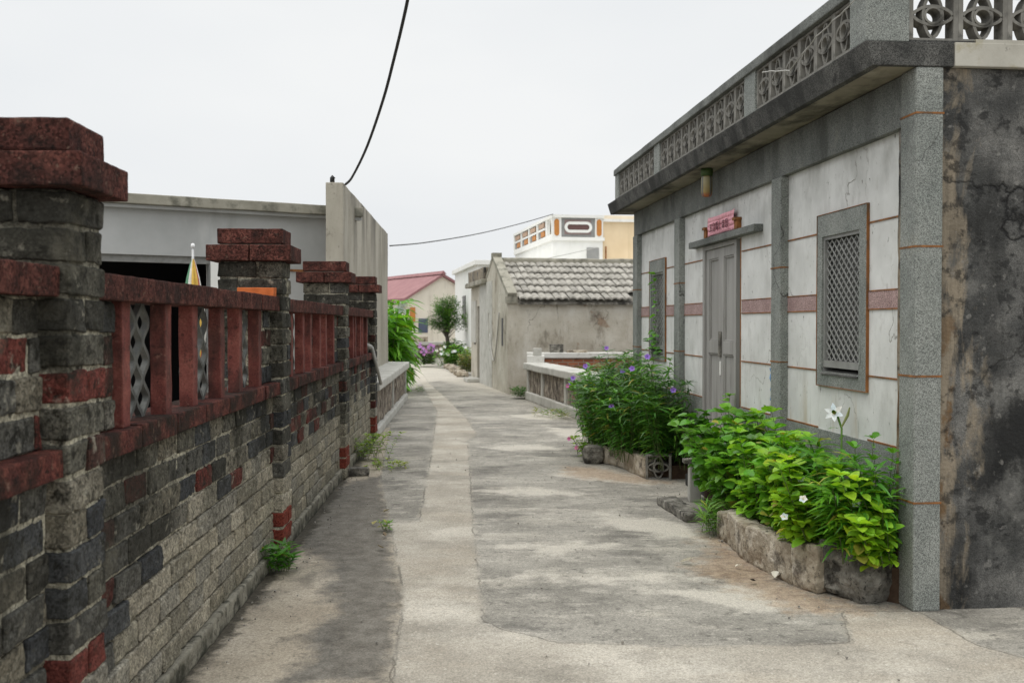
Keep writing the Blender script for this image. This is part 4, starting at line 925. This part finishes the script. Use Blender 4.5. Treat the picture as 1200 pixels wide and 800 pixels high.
rough('coping', [(-.1, 4.6, -.04, .36, .80, .91)], M['palecoping'], bw, .01, .2, .006, 3, 6)
rough('coping', [(-.1, .25, -.45, -.05, .60, .86)], M['palecoping'], bw, .01, .2, .006, 3, 7)
o = rough('block', [(0, .17, 0, .17, 0, .15)], M['coping'], None, .01, .05, .004, 7, 3); o.location = (.42, 19.78, .86); props(o, 'small square pale block at the corner of the yard wall', 'block')
o = rough('block', [(0, .28, 0, .18, 0, .17)], M['stone'], None, .01, .05, .004, 7, 4); o.location = (.77, 20.25, .91); props(o, 'dark grey concrete block sitting on the back coping of the yard', 'block')
o = rough('slab', [(0, .42, 0, .2, 0, .045)], M['curb'], None, .008, .05, .004, 7, 4); o.location = (1.12, 20.22, .91); props(o, 'thin rough slab lying on the yard coping against the plastered wall', 'slab')
MB().prism([(.42, 19.6), (1.7, 12.5), (4.5, 12.5), (4.5, 20.1), (.42, 20.1)], 0, .35).build('soil', M['soil'])['kind'] = 'structure'
# ================================================================ ruinous tile-roofed house
BZ = R(9.65); BM_ = Matrix.Translation((-.07, 21.1, 0)) @ Matrix.Rotation(BZ, 4, 'Z')
th = thing('cottage', 'dilapidated rendered cottage with grey barrel-tiled roof and flat-roofed lean-to', 'house', (-.07, 21.1, 0), BZ)
MB().box(.2, 6, .003, .25, 0, 2.0).build('front_wall', M['ruin'], th)
q = MB(); q.prism([(0, 0), (0, 2.08), (2.15, 3.0), (4.3, 2.08), (4.3, 0)], -.02, .2, 'x'); q.build('gable_wall', M['ruin'], th)
q = MB(); q.box(-.05, .16, -.05, .16, 1.93, 2.07); q.strip([(.07, -.05, 2.1), (.07, 2.15, 3.04), (.07, 4.35, 2.1)], .1, (1, 0, 0), -.1, .2); q.box(-.04, .18, 2.05, 2.25, 2.98, 3.14); q.build('gable_coping', M['carroof'], th)
MB().box(6.0, 6.2, .1, 4.2, 0, 2.0).build('side_wall', M['ruin'], th); MB().box(.2, 6.0, 4.05, 4.3, 0, 2.0).build('rear_wall', M['ruin'], th)
# tiles: curved pans laid in overlapping rows, some missing at the eave
def tile_slope():
    q = MB(); rows = 6; y0, z0, y1, z1 = -.17, 1.98, 2.13, 2.93; w = .155; nx = int(5.8 / w)
    sy, sz = (y1 - y0) / rows, (z1 - z0) / rows
    for r in range(rows):
        for c in range(nx):
            if r == 0 and c > 15 and (c % 5 or c > 22): continue
            if r == 1 and 24 < c < 29: continue
            x = .2 + c * w; dz = rnd.uniform(-.007, .007); yj = rnd.uniform(-.02, .02); g = rnd.uniform(.82, 1.15); tl = rnd.uniform(-.006, .006)
            pr = [(x + k / 8 * w * .97, .034 * abs(math.sin(math.pi * (k + .25) / 8.5)) ** .8 + tl * (k - 4) / 4) for k in range(9)]
            for k in range(8):
                (xa, ha), (xb, hb) = pr[k], pr[k + 1]; ya, za = y0 + sy * r + yj, z0 + sz * r + dz + .05; yb, zb = ya + sy * 1.1, za + sz * 1.1 - .055
                q.face([(xa, ya, za + ha), (xb, ya, za + hb), (xb, yb, zb + hb), (xa, yb, zb + ha)], (g, g, g))
                q.face([(xa, ya, za + ha - .035), (xb, ya, za + hb - .035), (xb, ya, za + hb), (xa, ya, za + ha)], (g, g, g))
    return q
tile_slope().build('tile_slope', M['tile'], th)
MB().prism([(-.1, 1.95), (2.15, 2.9), (2.15, 2.86), (-.1, 1.9)], .2, 6, 'x').build('roof_deck', M['stone'], th)
MB().prism([(4.4, 1.95), (2.15, 2.9), (2.15, 2.84), (4.4, 1.9)], .2, 6, 'x').build('rear_slope', M['tile'], th)
rough('ridge', [(.15, 6, 2.03, 2.3, 2.86, 3.03)], M['carroof'], th, .05, .2, .015, 4, 3)
for x, y, w, z, rz in ((3.0, -.12, .45, 2.06, 8), (3.5, .0, .6, 2.12, -6), (4.15, .05, .8, 2.16, 3)):
    o = rough('loose_slab', [(0, w, 0, .45, 0, .035)], M['coping'], th, .006, .1, .006, 5, x); o.location = (x, y, z); o.rotation_euler = (R(22), R(rz), 0)
# lean-to along the alley
q = MB(); wall_grid(q, 4.3, 6.1, 0, 2.45, [(4.35, 5.0, .0, 1.95)], 0, .2); q.build('side_wall', M['ruin'], th)
q = MB(); wall_grid(q, 2.2, 4.3, 0, 2.5, [(2.62, 2.75, 1.15, 1.75)], -.035, -.02); q.build('patch', M['coping'], th)
MB().box(-.03, -.022, .62, .8, 1.02, 1.62).build('slit_window', M['black'], th)
MB().box(.1, .15, 4.35, 5.0, 0, 1.95).build('doorway', M['black'], th)
MB().box(-.012, .03, 5.35, 5.52, .95, 1.5).build('slit_window', M['black'], th)
MB().box(-.03, .0, 5.1, 6.05, 1.0, 2.1).build('whitewash_patch', M['coping'], th)
rough('lean_to_roof', [(-.16, 3, 3.1, 6.35, 2.46, 2.58)], M['carroof'], th, .02, .2, .01, 4, 3)
rough('parapet', [(-.08, 3, 3.2, 6.25, 2.58, 2.88)], M['endwall'], th, .02, .2, .015, 4, 3)
MB().box(0.01, 3, 6.1, 6.3, 0, 2.45).build('end_wall', M['ruin'], th)
rough('doorstep', [(-.35, 0, 4.3, 5.1, 0, .1)], M['coping'], th, .02, .1, .01, 5, 1)
pts = [BM_ @ Vector((-.05, 1.0 + 1.4 * k / 14, 1.75 - 1.1 * math.sin(math.pi * k / 14 * .85) )) for k in range(15)]
props(MB().tube(pts, .016, 6).build('hose', M['wire'], None, True), 'pale hose sagging in a loop on the cottage side wall', 'hose')
# ================================================================ white house and yellow house behind
wh = thing('house', 'plain white flat-roofed house with one narrow grey window on its alley side', 'house', (-1.165, 34, 0), BZ)
MB().box(0, 12, 0, 7, 0, 3.5).build('wall', M['whitewash'], wh)
rough('roof', [(-.12, 12, -.12, 7.1, 3.5, 3.66)], M['whitewash'], wh, .01, .6, .006, 2, 2)
wn = MB().box(-.03, 0, 3.4, 4.2, 1.45, 2.55).build('window', M['glass'], wh)
yh = thing('house', 'two-storey house of pale yellow render with an ornamented white balcony', 'house', (1.48, 36, 0), BZ)
MB().box(-.0, 1.85, .0, 8, 0, 4.5).build('lower_wall', M['whitewash'], yh)
MB().box(1.85, 9, .02, 8, 0, 5.25).build('yellow_wall', M['yellow'], yh)
MB().box(.3, 4.2, 1.5, 6, 5.26, 5.6).build('roof_cap', M['cream'], yh); MB().box(1.86, 9, -.06, .02, 5.2, 5.3).build('cornice', M['whitewash'], yh)
b0 = MB(); b0.box(-.06, 1.9, -.08, 8, 4.5, 4.62); b0.build('balcony_slab', M['whitewash'], yh)
q = MB()
for x0, x1 in ((-.05, .3), (1.55, 1.85)): q.box(x0, x1, -.05, .08, 4.62, 5.32)
q.box(-.08, 1.88, -.1, .12, 5.32, 5.42); q.box(-.08, .12, .12, 8, 5.32, 5.42); q.box(-.05, .08, .08, 8, 4.62, 4.72)
for k in range(5): y = .9 + k * 1.75; q.box(-.05, .08, y, y + .22, 4.72, 5.32)
q.build('parapet', M['whitewash'], yh)
pnl = plain('grey_panel', (.27, .27, .26), .7); och = plain('ochre', (.5, .2, .04), .6); drk = plain('brown_panel', (.12, .06, .055), .7)
q = MB(); q.box(.3, 1.55, -.02, .06, 4.62, 5.32); pn = q.build('parapet_panel', pnl, yh)
q = MB()
def pill(cx, cz, w, h, n=8):
    o = []; r = min(w, h) / 2
    for k in range(4 * n):
        a = 2 * math.pi * k / (4 * n); o.append((cx + (w / 2 - r) * (1 if math.cos(a) > 0 else -1) + r * math.cos(a), cz + (h / 2 - r) * (1 if math.sin(a) > 0 else -1) + r * math.sin(a)))
    return o
for cx in (.125, 1.7): MB().prism(pill(cx, 4.97, .18, .6), -.07, -.045, 'y').build('ochre_inlay', och, yh)
MB().box(.42, 1.4, -.035, -.021, 4.72, 5.25).build('brown_inlay', plain('dull_mauve', (.26, .19, .18), .7), yh)
ring = [(x, -.05, z) for x, z in pill(.925, 4.98, .92, .3)]; ring.append(ring[0])
q = MB(); q.strip(ring, .1, (0, 1, 0), -.03, .06); q.build('oval_frame', M['whitewash'], yh); MB().prism(pill(.925, 4.98, .86, .25), -.06, -.04, 'y').build('oval_opening', drk, yh)
for k in range(4):
    y0 = 1.12 + k * 1.75; q = MB(); q.box(-.0, .03, y0, y0 + 1.53, 4.72, 5.32); o = q.build('parapet_panel', pnl, yh)
    MB().box(-.06, -.03, y0 + .1, y0 + 1.43, 4.98, 5.06).build('slat', M['whitewash'], o); MB().box(-.05, -.002, y0 + .2, y0 + .9, 4.76, 4.95).build('inlay', och, o); MB().box(-.05, -.002, y0 + .3, y0 + 1.3, 5.1, 5.27).build('inlay', plain('tan_inlay', (.45, .3, .2), .6), o)
MB().box(1.25, 1.7, -.04, .0, 3.55, 4.25).build('meter_box', pnl, yh); MB().tube([(1.95, -.06, 4.3), (1.95, -.06, 2)], .03, 6).build('pipe', M['line'], yh)
# ================================================================ far end of the alley
fh = thing('house', 'cream gabled house with a faded red roof at the end of the alley', 'house', (-5.12, 49.1, 0), R(29))
q = MB(); q.prism([(0, 0), (0, 2.75), (1.85, 3.85), (4.0, 2.75), (4.0, 0)], 0, 9, 'y'); q.build('wall', M['cream'], fh)
q = MB(); t_ = .1
q.prism([(-.25, 2.62), (1.85, 3.87), (1.85, 4.0), (-.25, 2.74)], -.15, 9.2, 'y'); q.prism([(4.25, 2.62), (1.851, 3.87), (1.851, 4.0), (4.25, 2.74)], -.15, 9.2, 'y'); q.build('roof', M['pinkroof'], fh)
MB().prism([(1.7, 3.97), (2.0, 3.97), (1.85, 4.14)], -.2, 9.2, 'y').build('ridge', M['pinkroof'], fh)
MB().box(.55, 1.05, -.03, 0, 1.05, 1.75).build('window', plain('blue_shutter', (.08, .1, .16), .4), fh)
MB().box(.1, .3, -.2, -.002, 1.6, 2.3).build('orange_panel', och, fh)
lf = thing('rubble_wall', 'far low rubble wall with pale coping in front of the cream house', 'wall', (-5.4, 43.5, 0), R(4))
rough('stone_panel', [(0, 3.3, 0, .3, 0, .55)], M['rubble'], lf, .02, .25, .03, 4, 3); rough('coping', [(-.05, 3.35, -.05, .35, .55, .7)], M['coping'], lf, .02, .3, .01, 4, 3)
o = rough('block', [(0, .9, 0, .3, 0, .22)], M['curb'], None, .02, .1, .02, 4, 4); o.location = (-4.6, 43.6, .7); props(o, 'grey stone block on top of the far rubble wall', 'block')
# arching strap-leaved clump just past the tall wall
t, f, s = plant('ginger_plant', 'lush clump of arching strap leaves crowding past the tall concrete wall', 'plant')
anyw = lambda p, m=0: p.z > .05
for k in range(90):
    p0 = Vector((-2.62 + rnd.uniform(-.6, .2), 21.4 + rnd.uniform(-.9, 1.3), 0)); h = rnd.uniform(1.0, 2.0)
    pts = stem_path(p0, (rnd.uniform(-.2, .22), rnd.uniform(-.25, .2)), h)
    grow(f, s, pts, [(.1, .27, .024), (.15, .36, .034), (.2, .42, .04), (.07, .2, .02)], .4, .11, .12, 'strap', .25, 2, .2, .7, test=anyw, r=.012, tipn=3)
finish(t, f, s)
fl = MB(); flower(fl, A(472, 360, 20.6), (0, -1, -.2), 6, .16, .08, (.8, .8, .76), None, .8, .3); fl.build('flower', M['petal'], t, True, fix=False)
tr = thing('tree', 'small clipped pine-like tree with an upright dark crown against the cream wall', 'tree', (-2.4, 37, 0))
f = MB(); s = MB()
s.tube([(0, 0, 0), (.03, 0, .7), (-.04, 0, 1.2), (.0, 0, 1.6)], [.1, .08, .06, .05], 8, (.07, .055, .04))
for k in range(105):
    a = rnd.uniform(0, 6.28); zc = rnd.uniform(1.3, 2.35); rr = .66 * math.sin(min(1, (zc - 1.1) / .45) * 1.57) * (1 if zc < 1.8 else 1 - (zc - 1.8) * .8) * rnd.uniform(.1, 1.12)
    c0 = Vector((0, 0, zc - .25)); c1 = Vector((math.cos(a) * rr, math.sin(a) * rr, zc))
    s.tube([Vector((0, 0, max(.9, zc - .5))), c0.lerp(c1, .5), c1], [.014, .008, .004], 5, (.07, .055, .04), False); base = rnd.choice([(.055, .15, .026), (.085, .2, .034), (.12, .26, .04), (.04, .11, .022)])
    for j in range(60):
        p = c1 + Vector((rnd.gauss(0, .1), rnd.gauss(0, .1), rnd.gauss(0, .1))); d = Vector((rnd.gauss(0, .6), rnd.gauss(0, .6), rnd.uniform(.2, 1.2)))
        f.leaf(p, d, Vector((1, .2, .3)), .11, .026, jitcol(base), .2, .1, 'lance')
f.build('crown', M['leaf'], tr, True, fix=False); s.build('trunk', M['stem'], tr, True)
def mound(name, label, cat, c, r, pal, n, L, W, shape, flo=None, nf=0, fL=.07):
    t, f, s = plant(name, label, cat); tips = []
    for k in range(n):
        a = rnd.uniform(0, 6.28); q_ = rnd.random() ** .5; p0 = Vector((c[0] + math.cos(a) * q_ * r[0] * .6, c[1] + math.sin(a) * q_ * r[1] * .6, .02))
        pts = stem_path(p0, (math.cos(a) * .5 * q_ * r[0] / r[2], math.sin(a) * .5 * q_ * r[1] / r[2]), r[2] * rnd.uniform(.6, 1.05) * (1 - .3 * q_)); grow(f, s, pts, pal, L, W, L * .55, shape, .15, 2, .4, .3, test=anyw, r=.006, tipn=4); tips.append(pts[-1])
    finish(t, f, s)
    for k in range(nf):
        m_ = MB(); p = tips[k % len(tips)]; flower(m_, p + Vector((rnd.uniform(-.05, .05), -.06, .04)), (rnd.uniform(-.4, .4), -.8, .6), 5, fL, fL * .9, flo, None, .9, .2); m_.build('flower', M['petal'], t, True, fix=False)
mound('bush', 'rounded bright green bush dotted with white flowers beside the white house', 'bush', (-1.95, 33.6), (.85, .6, .75), [(.09, .22, .025), (.13, .3, .035)], 70, .11, .06, 'oval', (.8, .8, .78), 20)
mound('bush', 'pink-flowering bush at the bend before the far rubble wall', 'bush', (-2.95, 34.6), (.5, .5, .8), [(.05, .13, .025), (.08, .18, .03)], 45, .1, .05, 'oval', (.5, .22, .5), 32, .07)
mound('bush', 'dark green shrub under the small pine-like tree', 'bush', (-2.15, 36.4), (.5, .5, .95), [(.04, .1, .02), (.06, .14, .025)], 55, .12, .05, 'oval')
mound('bush', 'yellowish dry shrub against the cottage lean-to corner', 'bush', (-1.32, 29.2), (.3, .5, .8), [(.2, .2, .07), (.12, .17, .04), (.26, .22, .12)], 40, .1, .04, 'oval')
for k in range(9):
    o = rough('stone', [(-.16, .16, -.12, .12, 0, .16)], M['curb'], None, .05, .08, .03, 5, k)
    o.location = (-1.75 - .10 * k + .35 * (1 if k < 5 else 1), 28 + k * .75, 0); o.rotation_euler = (0, 0, k); props(o, 'rough edging stone in the row along the flower bed by the white house', 'stone', 'edging stones along the far flower bed')
# ================================================================ cables
def cable(pts, r, label, m, name='cable', res=14):
    out = []; n = len(pts); P_ = [Vector(p) for p in pts]
    for i in range(n - 1):
        p0 = P_[max(i - 1, 0)]; p1 = P_[i]; p2 = P_[i + 1]; p3 = P_[min(i + 2, n - 1)]
        for k in range(res):
            t = k / res; out.append(.5 * ((2 * p1) + (p2 - p0) * t + (2 * p0 - 5 * p1 + 4 * p2 - p3) * t * t + (3 * p1 - p0 - 3 * p2 + p3) * t ** 3))
    out.append(P_[-1]); props(MB().tube(out, r, 6).build(name, m, None, True), label, 'cable')
cable([A(405, 216, 12.6), A(413, 207, 12.2), A(430, 172, 11.4), A(449, 117, 10.4), A(462, 68, 9.7), A(473, 22, 9.1), A(480, -12, 8.7), A(489, -65, 8.2)], .016, 'thick black cable rising from the top corner of the tall concrete wall', M['cable'])
cable([A(457, 288, 19.5), A(500, 284, 23), A(560, 274, 28), A(610, 262, 33), A(648, 251, 35.9)], .014, 'thin grey cable stretched from the tall wall to the ornamented balcony', M['cable'])
cable([A(560, 318, 34), A(600, 308, 33.9), A(640, 303, 33.8), A(700, 290, 35.6)], .012, 'slack thin wire crossing above the white house roof', M['wire'])
# ================================================================ light: bright overcast
SUN_E, SUN_R = R(70), R(225)
w = bpy.data.worlds.new("World"); sc.world = w; w.use_nodes = True; nt = w.node_tree
bg = nt.nodes['Background']; sky = nt.nodes.new('ShaderNodeTexSky'); sky.sky_type = 'NISHITA'; sky.sun_disc = False
sky.sun_elevation = SUN_E; sky.sun_rotation = SUN_R; sky.air_density = 1.0; sky.dust_density = 4; sky.ozone_density = 1
hsv = nt.nodes.new('ShaderNodeHueSaturation'); hsv.inputs['Saturation'].default_value = .1; nt.links.new(sky.outputs[0], hsv.inputs['Color'])
tc = nt.nodes.new('ShaderNodeTexCoord'); nz = nt.nodes.new('ShaderNodeTexNoise'); nz.inputs['Scale'].default_value = 1.6; nz.inputs['Detail'].default_value = 4
mp = nt.nodes.new('ShaderNodeMapping'); mp.inputs['Scale'].default_value = (1, 1, 2.5); nt.links.new(tc.outputs['Generated'], mp.inputs[0]); nt.links.new(mp.outputs[0], nz.inputs['Vector'])
rp = nt.nodes.new('ShaderNodeValToRGB'); rp.color_ramp.elements[0].position = .3; rp.color_ramp.elements[0].color = (8.35, 8.7, 9.05, 1); rp.color_ramp.elements[1].position = .7; rp.color_ramp.elements[1].color = (9.7, 9.85, 9.9, 1)
nt.links.new(nz.outputs[0], rp.inputs[0])
# cloud deck is brighter overhead than at the horizon
sx = nt.nodes.new('ShaderNodeSeparateXYZ'); nt.links.new(tc.outputs['Generated'], sx.inputs[0])
mr = nt.nodes.new('ShaderNodeMapRange'); mr.inputs[1].default_value = .3; mr.inputs[2].default_value = 1; mr.inputs[3].default_value = 1; mr.inputs[4].default_value = 2.3; nt.links.new(sx.outputs[2], mr.inputs[0])
ml = nt.nodes.new('ShaderNodeMix'); ml.data_type = 'RGBA'; ml.blend_type = 'MULTIPLY'; ml.inputs[0].default_value = 1; nt.links.new(rp.outputs[0], ml.inputs[6]); nt.links.new(mr.outputs[0], ml.inputs[7])
mx = nt.nodes.new('ShaderNodeMix'); mx.data_type = 'RGBA'; mx.inputs[0].default_value = .88; nt.links.new(hsv.outputs[0], mx.inputs[6]); nt.links.new(ml.outputs[2], mx.inputs[7])
nt.links.new(mx.outputs[2], bg.inputs[0]); bg.inputs[1].default_value = .1
sl = bpy.data.lights.new('sun', 'SUN'); sl.energy = 1.2; sl.angle = R(30); sl.color = (1, .95, .86); so = bpy.data.objects.new('sun', sl); COL.objects.link(so)
# sun azimuth: sky rotation is measured clockwise from +Y seen from above
dv = Vector((math.sin(SUN_R) * math.cos(SUN_E), math.cos(SUN_R) * math.cos(SUN_E), math.sin(SUN_E)))
so.rotation_euler = dv.to_track_quat('Z', 'Y').to_euler()
sc.view_settings.view_transform = 'Standard'; sc.view_settings.look = 'None'; sc.view_settings.gamma = 1; sc.view_settings.use_curve_mapping = False; sc.view_settings.exposure = 0
sc.cycles.max_bounces = 6; sc.cycles.use_denoising = True
